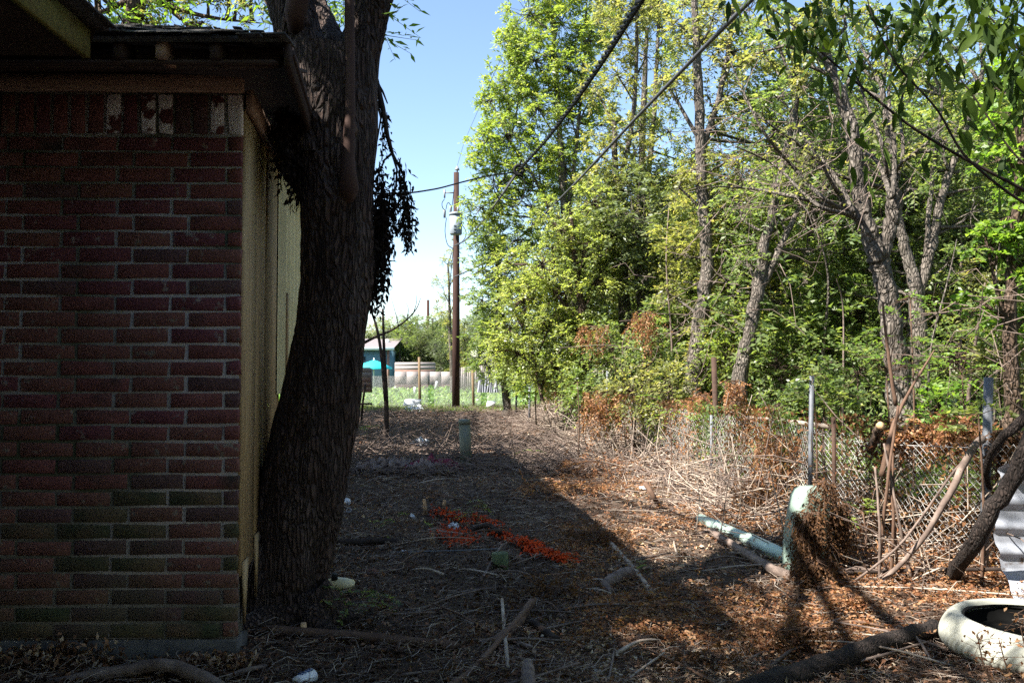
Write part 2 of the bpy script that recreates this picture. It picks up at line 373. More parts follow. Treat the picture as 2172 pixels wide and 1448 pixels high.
# ------------------------------------------------------------------ ground
def axis(lo, hi, dlo, dhi, d, far):
    a = np.arange(dlo, dhi + d, d)
    l = dlo - np.cumsum(np.geomspace(d, far, 34)); r = a[-1] + np.cumsum(np.geomspace(d, far, 34))
    l = l[l > lo]; r = r[r < hi]
    return np.concatenate([[lo], l[::-1], a, r, [hi]])
gx = axis(-600, 600, -4, 6, .06, 60); gy = axis(-300, 900, 2.5, 16, .06, 60)
XX, YY = np.meshgrid(gx, gy, indexing='ij')
rough_ = np.array([[mnoise.noise(Vector((x * 2.3, y * 2.3, 0))) * .03 + mnoise.noise(Vector((x * 9, y * 9, 3))) * .01 if (-4.5 < x < 6.5 and 2 < y < 17) else 0 for y in gy] for x in gx])
ZZ = gh(XX, YY) + rough_ - .012
V = np.stack([XX, YY, ZZ], -1).reshape(-1, 3); nx, ny = len(gx), len(gy)
i = np.arange(nx - 1)[:, None] * ny + np.arange(ny - 1)[None, :]
gmb = MB().add(V, np.stack([i, i + ny, i + ny + 1, i + 1], -1).reshape(-1, 4))
single("ground", gmb, m_soil, (0, 0, 0), "bare dark soil under leaf litter and cut brush", None, kind='structure', smooth=True)

# ------------------------------------------------------------------ brick house
C0 = P(509, 790, 4.0); C0 = np.array([C0[0], 4.0, 0])
YAW = math.radians(1.2)
UL = np.array([-math.cos(YAW), -math.sin(YAW), 0]); NF = np.array([UL[1], -UL[0], 0]); NF = NF if NF[1] < 0 else -NF
KS = (827 - 1086) / F                       # side wall runs back along X += KS*Y
SD = nrm(np.array([KS, 1.0, 0])); SN = np.array([SD[1], -SD[0], 0])   # along side wall; outward (right)
house = root("brick_house", C0, "brick house with yellowed plywood side wall and sagging shingle eave beside the big tree", "house")
Z0, ZC = .124, .0756
wall = MB().obox(C0 + UL * 2.0 + NF * -.06 + np.array([0, 0, (Z0 + 2.70) / 2]), UL * 1.992, NF * .06, (0, 0, (2.70 - Z0) / 2))
wall_o = part("brick_wall", wall, m_mortar, house)
bm_cache = {}
def brick_mesh(L, H, var, mat):
    k = (round(L, 3), round(H, 3), var, mat.name)
    if k in bm_cache: return bm_cache[k]
    r = np.random.RandomState(hash((round(L * 1000), round(H * 1000), var)) % 9999)
    a, b, c = L / 2, .014, H / 2; e = .004
    V = []
    for sx in (-1, 1):
        for sz in (-1, 1):
            jx, jz = r.uniform(-.005, .003, 2)
            V.append((sx * (a + jx), b, sz * (c + jz))); V.append((sx * (a + jx - e), -b - r.uniform(0, .002), sz * (c + jz - e)))
            V.append((sx * (a + jx), -b + e, sz * (c + jz)))
    # order: per corner (back, front inset, front edge)
    c00, c01, c10, c11 = 0, 3, 6, 9
    Fq = [(c00+1, c10+1, c11+1, c01+1)]
    for p_, q_ in ((c00, c10), (c10, c11), (c11, c01), (c01, c00)):
        Fq.append((p_+1, p_+2, q_+2, q_+1)); Fq.append((p_+2, p_, q_, q_+2))
    me = MB().add(V, [tuple(reversed(f)) for f in Fq]).mesh("brick"); me.materials.append(mat); bm_cache[k] = me; return me
rb = random.Random(11)
def put_brick(u0, u1, z0, z1, mat, var):
    me = brick_mesh(abs(u1 - u0), z1 - z0, var, mat)
    o = bpy.data.objects.new("brick", me); COL.objects.link(o); o.parent = wall_o
    c = UL * ((u0 + u1) / 2) + NF * (-.0075 + rb.uniform(-.0015, .002)); o.location = (c[0], c[1], (z0 + z1) / 2)
    o.rotation_euler = (rb.uniform(-.006, .006), rb.uniform(-.006, .006), YAW + rb.uniform(-.006, .006) + math.pi * 0)
for r in range(31):
    z = Z0 + r * ZC
    row_from_top = 30 - r
    u = .0
    first = True
    while u < 2.9:
        L = .244
        if first: L = .066 if row_from_top % 2 == 0 else .244
        first = False
        t = rb.random()
        if r < 9: mt = m_brick[4] if t < .25 else m_brick[2] if t < .75 else m_brick[3]
        elif r < 20: mt = m_brick[2] if t < .42 else m_brick[3] if t < .50 else m_brick[0] if t < .85 else m_brick[1]
        else: mt = m_brick[0] if t < .38 else m_brick[1] if t < .76 else m_brick[3] if t < .84 else m_brick[2]
        put_brick(u, u + L, z + .005, z + ZC - .0055, mt, rb.randrange(3)); u += L + .012
u = .004
k = 0
zt = Z0 + 31 * ZC
while u < 2.8:
    mt = m_brick_white if k in (0, 1, 4, 5, 7) else m_brick[3] if k in (2, 3) else m_brick[0] if k in (8, 9) else m_brick[rb.choice([0, 1, 1, 2])]
    put_brick(u, u + .066, zt + .008, zt + .196, mt, rb.randrange(3)); u += .0815; k += 1
# slab with a chipped end
slab = MB().obox(C0 + UL * 2.0 + NF * -.05 + np.array([0, 0, .04]), UL * 2.01, NF * .085, (0, 0, .078))
part("slab", slab, m_conc, house)
# frieze board, soffit, lookouts, roof
part("frieze_board", MB().obox(C0 + UL * .98 + NF * .03 + np.array([0, 0, 2.705]), UL * .99, NF * .018, (0, 0, .038)), m_frieze, house)
part("frieze_board", MB().obox(C0 + UL * .98 + NF * .012 + np.array([0, 0, 2.765]), UL * .985, NF * .02, (0, 0, .026)), m_wood_dark, house)
XR = P(578, 130, 3.5)[0]
sof = MB().add([(-4.6, 3.52, 2.655), (XR, 3.52, 2.655), (XR, 3.52, 2.64), (-4.6, 3.52, 2.64), (-4.6, 4.02, 2.79), (XR + .02, 4.02, 2.79), (XR + .02, 4.02, 2.775), (-4.6, 4.02, 2.775)],
               [(3, 2, 1, 0), (0, 1, 5, 4), (2, 3, 7, 6), (1, 2, 6, 5), (4, 5, 6, 7), (0, 4, 7, 3)])
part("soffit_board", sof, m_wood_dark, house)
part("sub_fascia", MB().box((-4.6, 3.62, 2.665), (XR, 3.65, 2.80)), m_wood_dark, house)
for pxx in (340, 455, 250):
    x = P(pxx, 100, 3.5)[0]; part("rafter_tail", MB().box((x - .02, 3.50, 2.655), (x + .02, 3.62, 2.735)), m_frieze if pxx == 340 else m_wood_dark, house)
# sloped roof deck over the house and the open lean-to behind
SL = .43
def rz(y): return 2.745 + SL * (min(y, 5.3) - 3.48) - SL * max(0, y - 5.3) * .0
roofm = MB()
ex = lambda y: XR + .03 - (y - 3.48) * 1.08
roofm.add([(-9.5, 3.48, 2.74), (ex(3.48), 3.48, 2.74), (ex(5.3), 5.3, 2.74 + SL * 1.82), (-9.5, 5.3, 2.74 + SL * 1.82),
           (-9.5, 3.48, 2.715), (ex(3.48), 3.48, 2.715), (ex(5.3), 5.3, 2.715 + SL * 1.82), (-9.5, 5.3, 2.715 + SL * 1.82)],
          [(0, 1, 2, 3), (7, 6, 5, 4), (0, 4, 5, 1), (1, 5, 6, 2), (2, 6, 7, 3), (3, 7, 4, 0)])
roofm.add([(XR + .03, 3.48, 2.74), (XR - .2, 5.3, 2.745), (ex(5.3), 5.3, 2.74 + SL * 1.82), (-9.5, 7.1, 2.76), (XR - .5, 7.1, 2.76), (-9.5, 5.3, 2.74 + SL * 1.82)], [(2, 5, 3, 4)], [(0, 1, 2), (1, 4, 2)])
roof_o = part("roof", roofm, m_shingle, house)
for row in range(7):
    y0 = 3.44 + row * .125; x = -2.75 + (row % 2) * .07
    while x < ex(y0) - .02:
        wd = rb.uniform(.10, .155); z = 2.745 + SL * (y0 - 3.48) + .012 + rb.uniform(0, .006); cu = rb.uniform(-.004, .014) if row < 2 else rb.uniform(0, .02)
        x1 = min(x + wd, ex(y0) + .01)
        zb_ = z + .17 * SL if x1 < ex(y0 + .17) else z + .004
        sh = MB().add([(x, y0 + rb.uniform(-.012, .012), z + cu), (x1 - .006, y0, z + cu * rb.uniform(.2, 1.3)), (x1 - .006, y0 + .17, zb_), (x, y0 + .17, zb_),
                       (x, y0, z + cu - .006), (x1 - .006, y0, z + cu - .008), (x1 - .006, y0 + .17, zb_ - .008), (x, y0 + .17, zb_ - .008)],
                      [(0, 1, 2, 3), (7, 6, 5, 4), (0, 4, 5, 1), (1, 5, 6, 2), (3, 7, 4, 0)])
        part("shingle", sh, m_shingle, roof_o); x += wd
# right-hand rake board going back along the side wall, and lean-to roof (casts the long straight shade)
def sidept(y, z, out=0.0):
    x = C0[0] + KS * (y - 4.0)
    return np.array([x, y, z]) + SN * out
A = sidept(3.5, 2.66, .26); B = sidept(12.5, 2.66, .26)
part("side_fascia", MB().obox((A + B) / 2 + np.array([0, 0, .04]), (B - A) / 2, SN * .012, (0, 0, .062)), m_wood_dark, house)
A = sidept(4.0, 2.66, .03); B = sidept(12.5, 2.66, .03)
part("side_frieze_board", MB().obox((A + B) / 2 + np.array([0, 0, -.02]), (B - A) / 2, SN * .016, (0, 0, .05)), m_frieze, house)
lr = MB(); a, b_, c, d = sidept(3.6, 2.71, .28), sidept(12.5, 2.71, .28), sidept(12.5, 2.71, -4.8), sidept(3.6, 2.71, -4.8)
up = np.array([0, 0, .03]); lift = np.array([0, 0, .35])
lr.add([a, b_, c + lift, d + lift, a + up, b_ + up, c + up + lift, d + up + lift], [(0, 1, 2, 3), (7, 6, 5, 4), (0, 4, 5, 1), (1, 5, 6, 2), (2, 6, 7, 3), (3, 7, 4, 0)])
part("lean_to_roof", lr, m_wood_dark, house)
for y in (12.3,):
    part("lean_to_post", MB().obox(sidept(y, 1.33, .02), SD * .045, SN * .045, (0, 0, 1.33)), m_side, house)
# side wall planks
side = part("side_wall", MB().obox(sidept(4.66, 1.63, -.03), SD * .62, SN * .012, (0, 0, 1.0)), m_wood_dark, house)
y = 4.02
rp = random.Random(5)
for (y0_, y1_, zb) in ((4.015, 4.40, .40), (4.402, 4.70, .46), (4.72, 5.295, .60)):
    mid = (y0_ + y1_) / 2
    part("plank", MB().obox(sidept(mid, (zb + 2.6) / 2, .0 if y0_ < 4.7 else .006), SD * (y1_ - y0_) / 2, SN * .009, (0, 0, (2.6 - zb) / 2)), m_side, side)
# split pointed plank bottoms
for yy, zt_, zb in ((4.10, .46, .16), (4.45, .52, .2), (4.62, .55, .34)):
    c = sidept(yy, 0, .012)
    part("splintered_board", MB().add([c + SD * -.07 + [0, 0, zt_], c + SD * .07 + [0, 0, zt_], c + SD * -.02 + [0, 0, zb], c + SD * -.07 + SN * .012 + [0, 0, zt_], c + SD * .07 + SN * .012 + [0, 0, zt_], c + SD * -.02 + SN * .012 + [0, 0, zb]],
         [(0, 1, 4, 3), (1, 2, 5, 4), (2, 0, 3, 5)], [(0, 2, 1), (3, 4, 5)]), m_side, house)
# ribbed cream sheet beyond
rm = MB(); pts = []
yy = 5.14; k = 0
prof = []
while yy < 7.2:
    prof += [(yy, .022), (yy + .06, .022), (yy + .08, .06), (yy + .13, .06), (yy + .15, .022)]; yy += .21
Vt = []
for (yy, o_) in prof:
    Vt.append(sidept(yy, 1.22, o_)); Vt.append(sidept(yy, 2.60, o_))
n_ = len(prof)
rm.add(Vt, [(2 * q, 2 * q + 2, 2 * q + 3, 2 * q + 1) for q in range(n_ - 1)])
part("ribbed_sheet", rm, m_cream, house)
part("edge_trim", MB().obox(sidept(5.26, 1.52, .05), SD * .035, SN * .02, (0, 0, .32)), m_side, house)
part("bottom_trim", MB().obox(sidept(5.55, 1.215, .06), SD * .26, SN * .03, (0, 0, .03)), m_side, house)
# the nearer wing: its eave fascia at top left
a = P(184, 93, 3.36); b_ = P(-60, -40, 2.6); b_[2] = a[2] - .0
b_ = np.array([b_[0] , 2.6, a[2] + .0]); dv = nrm(b_ - a); b_ = a + dv * 5.5
wing = root("house_wing", (a[0] - 1, 2.0, 0), "nearer wing of the house with mossy fascia board at top left", "house wing")
part("fascia_board", MB().obox((a + b_) / 2, (b_ - a) / 2, nrm(np.cross(dv, [0, 0, 1])) * .014, (0, 0, .058)), m_wood_moss, wing)
part("end_board", MB().obox(a + np.array([-.6, .02, 0.02]), (.6, 0, 0), (0, .012, 0), (0, 0, .05)), m_wood_dark, wing)
lft = nrm(np.array([dv[1], -dv[0], 0])); lft = lft if lft[0] < 0 else -lft
sf = MB().add([a + [0, 0, -.05], b_ + [0, 0, -.05], b_ + lft * 4 + [0, 0, -.05], a + lft * 4 + [0, 0, -.05],
               a + [0, 0, .07] - lft * .04, b_ + [0, 0, .07] - lft * .04, b_ + lft * 4 + [0, 0, 1.3], a + lft * 4 + [0, 0, 1.3]],
              [(0, 3, 2, 1), (4, 5, 6, 7), (0, 4, 7, 3), (1, 2, 6, 5), (2, 3, 7, 6)])
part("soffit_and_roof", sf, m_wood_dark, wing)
rr_ = MB()
wr = part("roof_edge", MB().obox((a + b_) / 2 + np.array([0, 0, .068]) - lft * .02, (b_ - a) / 2 * 1.01, lft * .06, (0, 0, .008)), m_shingle, wing)
for q in range(26):
    c = a + dv * (q * .14 + .05) + np.array([0, 0, .088 + rb.uniform(0, .012)]) - lft * rb.uniform(.02, .05)
    part("shingle", MB().obox(c, dv * .066, lft * .07 + np.array([0, 0, .02]), (0, 0, .004)), m_shingle, wr)
wx0 = a[0] - .55
part("wing_wall", MB().box((-6.5, -2.0, 0), (wx0, 3.3, 2.58)), m_mortar, wing)

# ------------------------------------------------------------------ the big leaning tree in front
def lathe_trunk(mb, rows, Y, n=84, sub=6, amp=.022, seed=0, Yf=None):
    """rows: (py, left px, right px) from bottom up at depth Y"""
    rows = np.array(rows, float); ts = np.arange(len(rows)); tt = np.linspace(0, len(rows) - 1, (len(rows) - 1) * sub + 1)
    py = np.interp(tt, ts, rows[:, 0]); L = np.interp(tt, ts, rows[:, 1]); R = np.interp(tt, ts, rows[:, 2])
    # smooth
    for arr in (L, R):
        for _ in range(4): arr[1:-1] = (arr[:-2] + arr[1:-1] * 2 + arr[2:]) / 4
    V = []; m = len(tt); th = np.arange(n) * 2 * math.pi / n
    for q in range(m):
        Yq = Y if Yf is None else Yf(q / (m - 1))
        a = P(L[q], py[q], Yq); b = P(R[q], py[q], Yq); c = (a + b) / 2; r = np.linalg.norm(b - a) / 2
        for t in th:
            p = c + r * np.array([math.cos(t), math.sin(t), 0])
            nz = mnoise.noise(Vector((p[0] * 22, p[1] * 22, p[2] * 3.5 + seed))); n2 = mnoise.noise(Vector((p[0] * 5, p[1] * 5, p[2] * 2 + 9 + seed)))
            V.append(p + (amp * (abs(nz) * -1.6 + .5) + .035 * n2 * min(1, r * 4)) * np.array([math.cos(t), math.sin(t), 0]))
    i = np.arange(m - 1)[:, None] * n; j = np.arange(n)[None, :]; k = (j + 1) % n
    mb.add(V, np.stack([i + j, i + k, i + n + k, i + n + j], -1).reshape(-1, 4))
TB = P(600, 1290, 4.7)
big = root("leaning_tree", (TB[0], 4.7, 0), "big dark leaning tree trunk forking above the eave beside the brick house", "tree")
tm = MB()
lathe_trunk(tm, [(1420, 480, 715), (1340, 492, 695), (1290, 500, 684), (1200, 512, 700), (1100, 534, 717), (1000, 562, 736), (900, 588, 752), (800, 610, 765), (700, 630, 776), (600, 639, 786),
                 (500, 640, 788), (400, 634, 790), (300, 618, 791), (220, 604, 793), (160, 594, 793), (120, 590, 788)], 4.7, sub=12)
lathe_trunk(tm, [(330, 626, 715), (240, 608, 708), (160, 594, 704), (100, 590, 694), (50, 577, 674), (0, 563, 662), (-80, 545, 650), (-250, 500, 640), (-450, 430, 590), (-700, 330, 500)], 4.62, seed=4, Yf=lambda t: 4.60 + t * .1)
lathe_trunk(tm, [(330, 685, 790), (240, 688, 792), (160, 698, 797), (110, 712, 803), (60, 734, 815), (0, 742, 829), (-80, 750, 845), (-250, 790, 885), (-450, 830, 925), (-700, 900, 985)], 4.75, seed=8)
lathe_trunk(tm, [(160, 690, 745), (90, 682, 735), (50, 664, 712), (0, 648, 692), (-80, 630, 672), (-250, 600, 640)], 5.0, seed=12, Yf=lambda t: 4.85 + t * .5)
for pts in ([(640, 1290, 4.62), (560, 1345, 4.45), (500, 1385, 4.3), (440, 1420, 4.15)], [(650, 1280, 4.6), (680, 1330, 4.45), (730, 1370, 4.35)], [(660, 1260, 4.6), (720, 1310, 4.6), (790, 1325, 4.7)]):
    pp_ = [P(a, b, c) for a, b, c in pts]
    for q_ in pp_[1:]: q_[2] = float(gh(q_[0], q_[1])) + .01
    tm.tube(curve(pp_, 14), np.linspace(.12, .02, 14), 12, jit=.15)
part("trunk", tm, m_bark_dark, big, smooth=True)
vm = MB()
vm.tube([P(745, -60, 4.5), P(741, 0, 4.5), P(742, 120, 4.5), (P(742, 250, 4.5)), P(738, 350, 4.5), P(740, 400, 4.51), P(733, 450, 4.6)], [.024, .026, .028, .03, .038, .055, .02], 10)
vm.tube([P(640, -80, 4.42), P(634, -10, 4.43), P(626, 30, 4.46), P(628, 70, 4.55)], [.058, .06, .058, .04], 12)
part("smooth_limb", vm, m_bark_smooth, big, smooth=True)

# ---- foliage generator
def sprays(mbL, mbT, Pn, D, L, k, leaf, wid, droop=.3, flat=.7, rfun=None, tr=.004):
    N = len(Pn)
    if N == 0: return
    D = nrm(D); t = (np.arange(k) + .7) / k
    L = np.broadcast_to(L, (N,))
    pos = Pn[:, None] + D[:, None] * (L[:, None] * t)[..., None]
    pos = pos + np.array([0, 0, -1.0]) * (droop * L[:, None] * t ** 2)[..., None]
    sd = nrm(np.cross(D, np.array([0, 0, 1.0])) + 1e-6)
    sg = np.where(np.arange(k) % 2 == 0, 1, -1)[None, :, None]
    ld = D[:, None] * .6 + sd[:, None] * sg * .9 + RS.randn(N, k, 3) * .35 + np.array([0, 0, -.15])
    nv = (np.array(SUN_FROM) * .75 + np.array([0, 0, .35])) * flat * 1.3 + RS.randn(N, k, 3) * .5
    l = leaf * RS.uniform(.65, 1.25, N * k)
    rr = None
    if rfun is not None: rr = rfun(pos.reshape(-1, 3))
    mbL.leaves(pos.reshape(-1, 3), ld.reshape(-1, 3), nv.reshape(-1, 3), l, l * wid, r=rr)
    if mbT is not None:
        mbT.sticks(Pn, Pn + D * L[:, None] + np.array([0, 0, -1.0]) * (droop * L)[:, None], tr, tr * .4, 3)

def blob(mbL, mbW, origin, c, r, subs, leaf=.085, wid=.45, k=10, nsp=4, tl=.45, droop=.3, rb_=.02, patch=True):
    c = np.asarray(c, float); r = np.asarray(r, float) * np.ones(3)
    d = nrm(RS.randn(subs, 3)); rad = RS.uniform(.35, 1.0, (subs, 1)) ** .6
    q = c + d * rad * r
    mid = c + (q - c) * .4 + RS.randn(subs, 3) * r * .08
    if mbW is not None:
        if origin is not None:
            o = np.asarray(origin); mm = (o + c) / 2 + np.array([0, 0, -.1]) * r[2] + RS.randn(3) * .1
            mbW.tube([o, o * .6 + mm * .4, mm * .6 + c * .4, c], [rb_ * 1.7, rb_ * 1.4, rb_ * 1.1, rb_ * .7], 5, cap=False)
        mbW.sticks(np.repeat(c[None], subs, 0), mid, rb_ * .6, rb_ * .4, 3)
        mbW.sticks(mid, q, rb_ * .4, rb_ * .2, 3)
    base = np.repeat(q, nsp, 0)
    D = nrm(np.repeat(d, nsp, 0) * .7 + RS.randn(subs * nsp, 3) * .8 + np.array([0, 0, .15]))
    tone = np.repeat(RS.rand(subs * nsp), k)
    def rf(p): return np.clip(tone * .6 + RS.rand(len(p)) * .45, 0, 1)
    sprays(mbL, mbW, base, D, RS.uniform(.6, 1.2, len(base)) * tl, k, leaf, wid, droop, rfun=rf)

def tree(name, label, Y, trunk, blobs, lmat, wmat, group=None, dens=1.0, leaf=.085, wid=.45, cat="tree", tl=.45, k=10, extra=None, nsides=9, base=None, droop=.3):
    """trunk: list of polylines [(px,py,r_m[,dY])...]; blobs: (px,py,r_px[,dY])"""
    lines = []
    wm = MB(); lm = MB()
    for ln in trunk:
        pts = np.array([P(a[0], a[1], Y + (a[3] if len(a) > 3 else 0)) for a in ln]); rad = np.array([a[2] for a in ln])
        if ln is trunk[0]:
            g = pts[0].copy(); g[2] = float(gh(g[0], g[1])) - .1
            if pts[0][2] > g[2] + .1: pts = np.vstack([g, pts]); rad = np.concatenate([[rad[0] * 1.15], rad])
        tt = np.arange(len(pts)); t2 = np.linspace(0, len(pts) - 1, (len(pts) - 1) * 5 + 1)
        pp = np.stack([np.interp(t2, tt, pts[:, q]) for q in range(3)], 1); r2 = np.interp(t2, tt, rad)
        for _ in range(3): pp[1:-1] = (pp[:-2] + 2 * pp[1:-1] + pp[2:]) / 4
        pp[1:-1] += RS.randn(len(pp) - 2, 3) * r2[1:-1, None] * .12
        wm.tube(pp, r2, nsides, cap=False, jit=.15); lines.append(pp)
    allp = np.vstack(lines); b0 = allp[0].copy()
    ro = root(name, (b0[0], b0[1], float(gh(b0[0], b0[1]))), label, cat, group)
    part("trunk", wm, wmat, ro, smooth=True)
    tw = MB()
    for bl in blobs:
        c = P(bl[0], bl[1], Y + (bl[3] if len(bl) > 3 else 0)); r = bl[2] / F * Y
        cand = allp[allp[:, 2] < c[2] - .2 * r]
        if len(cand) == 0: cand = allp
        o = cand[np.argmin(np.linalg.norm(cand - (c - [0, 0, r]), axis=1))]
        subs = max(6, int(34 * dens * (r ** 1.6) + 4))
        blob(lm, tw, o, c, (r, r, r * .9), subs, leaf, wid, k, 4, tl * min(1.3, max(.6, r)), droop, rb_=.018)
    if extra: extra(lm, tw)
    part("branches", tw, wmat, ro); part("crown", lm, lmat, ro)
    return ro

# crown of the big tree: unseen clumps placed to shade trunk and foreground, leaf tips hanging into view
cm, cw = MB(), MB()
for (x, y, z, r) in ((-2.4, 5.2, 8.0, .8), (-3.9, 2.4, 5.6, 1.2), (-3.2, 1.35, 5.8, .75), (-2.4, 1.6, 5.8, .6), (-3.0, .6, 5.8, 1.0), (-5.6, 5.4, 6.4, 1.3), (-4.6, 1.4, 5.6, 1.4), (-3.6, .2, 5.4, 1.3), (-1.2, 3.0, 7.0, .8), (-2.4, -1.0, 5.6, 1.5),
                     (-5.5, 7.5, 6.4, 1.5), (-5.2, 9.5, 6.2, 1.5), (-2.27, 4.13, 4.5, .38), (-2.58, 3.98, 4.9, .42), (-2.0, 4.24, 4.2, .3), (-1.9, 4.3, 4.1, .3), (-2.4, 4.05, 4.7, .4)):  # last small clumps added only to keep sun off the trunk
    blob(cm, cw, P(600, -400, 4.65) if x < -1.5 else P(870, -420, 4.75), (x, y, z), r, int(38 * r * r), .11, .32, 10, 4, .5, .4, rb_=.03)
def pin(px, py, Y, dx, dz, n, L=.35):
    c = P(px, py, Y); D = np.array([[dx, RS.uniform(-.3, .3), dz] for _ in range(n)]) + RS.randn(n, 3) * .25
    sprays(cm, cw, np.repeat(c[None], n, 0) + RS.randn(n, 3) * .05, D, L * .75, 10, .07, .28, .25, tr=.0025)
for a_ in ((795, 60, 4.9, .3, -.1, 4), (800, 25, 5.0, .3, -.2, 3), (810, -30, 5.0, .3, -.1, 3), (545, -20, 4.9, -.3, -.3, 5), (560, 0, 5.0, -.2, -.5, 4),
           (700, -20, 5.6, .2, -.4, 7), (715, 0, 5.8, -.1, -.3, 7), (690, 10, 5.9, .2, .2, 6), (725, 20, 5.7, 0, .2, 5)):
    pin(*a_)
part("branches", cw, m_bark_dark, big); part("crown", cm, m_leaf_fresh, big)

# hanging dead branch
hb = root("hanging_dead_branch", P(800, 190, 4.85), "broken branch with dead leaves, shade put into their colour, hanging beside the leaning trunk", "branch")
hm, hl = MB(), MB()
for ln in ([(797, 170), (812, 230), (822, 290), (832, 325)], [(832, 325), (815, 340), (800, 380)], [(832, 325), (842, 360), (838, 410)], [(832, 325), (855, 370), (868, 440)], [(797, 170), (812, 195), (822, 220)],
           [(800, 215), (808, 250), (800, 300)]):
    hm.tube([P(a[0], a[1], 4.85) for a in ln], np.linspace(.019 if ln[0] == (797, 170) and len(ln) == 4 else .009, .011 if len(ln) == 4 else .004, len(ln)), 6)
part("stem", hm, m_twig_dark, hb)
def hang(px0, py0, py1, n, sx, Y=4.85, sy=.06):
    for _ in range(n):
        x = px0 + RS.randn() * sx; ya = py0 + RS.uniform(0, 40); yb = ya + (py1 - py0) * RS.uniform(.45, 1)
        a = P(x, ya, Y) + [0, RS.randn() * sy, 0]; b = P(x + RS.randn() * 6, yb, Y); b[1] = a[1]
        m = max(4, int(np.linalg.norm(b - a) / .011)); t = np.linspace(0, 1, m)[:, None]
        p = a + (b - a) * t + RS.randn(m, 3) * .012
        hl.leaves(p, RS.randn(m, 3) * .6 + [0, 0, -1], RS.randn(m, 3), RS.uniform(.025, .055, m), RS.uniform(.012, .022, m))
        hl.sticks(a[None], b[None], .003, .002, 3); hl.R.append(RS.rand(3))
hang(846, 335, 500, 5, 5); hang(860, 360, 500, 6, 5); hang(869, 420, 520, 5, 3); hang(806, 345, 540, 9, 7); hang(800, 420, 640, 18, 10); hang(830, 390, 530, 9, 7); hang(790, 480, 650, 18, 7); hang(818, 430, 600, 9, 6)
hang(812, 225, 330, 3, 4)
part("dead_leaves", hl, m_leaf_black, hb)
hl = MB()
dv_ = root("dead_vine_clump", P(612, 300, 4.5), "clump of dead vine stuffed under the eave left of the leaning trunk", "vine")
hang(606, 180, 390, 30, 7, 4.5); hang(621, 210, 420, 30, 6, 4.5)
part("dead_leaves", hl, m_leaf_black, dv_)

# ------------------------------------------------------------------ utility pole and cables
pb = G(967, 868); PY = pb[1]
up_ = root("utility_pole", (pb[0], pb[1], pb[2]), "tall brown utility pole with grey transformer at the end of the yard", "utility pole")
zt = P(968, 366, PY)
part("shaft", MB().tube([[pb[0], PY, pb[2] - .3], [pb[0], PY, pb[2] + 3], [zt[0], PY, zt[2]]], [.145, .135, .095], 16), m_pole, up_, smooth=True)
ins = part("insulator", MB().tube([P(970, 366, PY), P(970, 362, PY), P(970, 361, PY), P(970, 357, PY), P(970, 356, PY), P(970, 352, PY)], [.02, .03, .09, .07, .05, .03], 10), m_ceramic, up_)
tf = MB().tube([P(967, 498, PY - .35), P(967, 496, PY - .35), P(967, 458, PY - .35)], [.20, .225, .225], 24)
tr_o = part("transformer", tf, m_trafo, up_, smooth=False)
part("lid", MB().tube([P(967, 457, PY - .35), P(967, 452, PY - .35), P(967, 450, PY - .35)], [.25, .25, .12], 24), m_trafo, tr_o)
for pxx, pyy, h in ((956, 450, 14), (943, 460, 16), (972, 448, 9)):
    part("bushing", MB().tube([P(pxx, pyy + 2, PY - .4), P(pxx, pyy - h * .7, PY - .4), P(pxx, pyy - h, PY - .4)], [.045, .055, .04], 8), m_ceramic, tr_o)
lt = MB()
for q, yy in enumerate((479, 486, 493)):
    for dx in (-1.6, 1.6):
        c = P(965 + dx, yy, PY - .585); lt.obox(c, (.012, 0, 0), (0, .004, 0), (0, 0, .035))
    lt.obox(P(965, yy, PY - .586), (.03, 0, 0), (0, .004, 0), (0, 0, .01))
part("marking", lt, m_trafo_dark, tr_o)
part("bracket", MB().obox(P(955, 409, PY), (.17, 0, 0), (0, .02, 0), (0, 0, .02)), m_steel, up_)
part("fuse_cutout", MB().tube([P(943, 420, PY), P(943, 402, PY)], [.035, .04], 8), m_ceramic, up_)
wl = MB()
for ln in ([(943, 422), (937, 430), (938, 440), (943, 446)], [(956, 436), (952, 429), (948, 432), (946, 444)], [(947, 462), (943, 490), (948, 520), (962, 528)], [(975, 458), (980, 478), (990, 490), (988, 505), (972, 521)], [(963, 402), (960, 430), (958, 440)], [(962, 528), (958, 560), (952, 640)]):
    wl.tube(curve([P(a[0], a[1], PY - .45) for a in ln]), .014, 4)
part("leads", wl, m_black, up_)

def cable(name, pts, rad, mat, label, group=None, strands=0, extra=None):
    p = curve(pts, 90)
    mb = MB()
    if strands:
        L = np.concatenate([[0], np.cumsum(np.linalg.norm(np.diff(p, axis=0), axis=1))]); nn = 420
        s = np.linspace(0, L[-1], nn); q = np.stack([np.interp(s, L, p[:, k]) for k in range(3)], 1); t = nrm(np.gradient(q, axis=0))
        a = nrm(np.cross(t, [0, 0, 1.])); b = np.cross(t, a)
        rr = np.interp(s, L, np.interp(np.linspace(0, 1, 90), np.linspace(0, 1, len(rad)), rad))
        for k in range(strands):
            ph = s / .35 * 2 * math.pi / 1.6 + k * 2 * math.pi / strands
            mb.tube(q + (np.cos(ph) * rr)[:, None] * a + (np.sin(ph) * rr)[:, None] * b, rr * .62, 5, cap=False)
    else:
        mb.tube(p, np.interp(np.linspace(0, 1, 90), np.linspace(0, 1, len(rad)), rad), 6)
    ro = root(name, p[0], label, "cable", group)
    part("conductor", mb, mat, ro, smooth=True)
    if extra: extra(ro)
    return ro
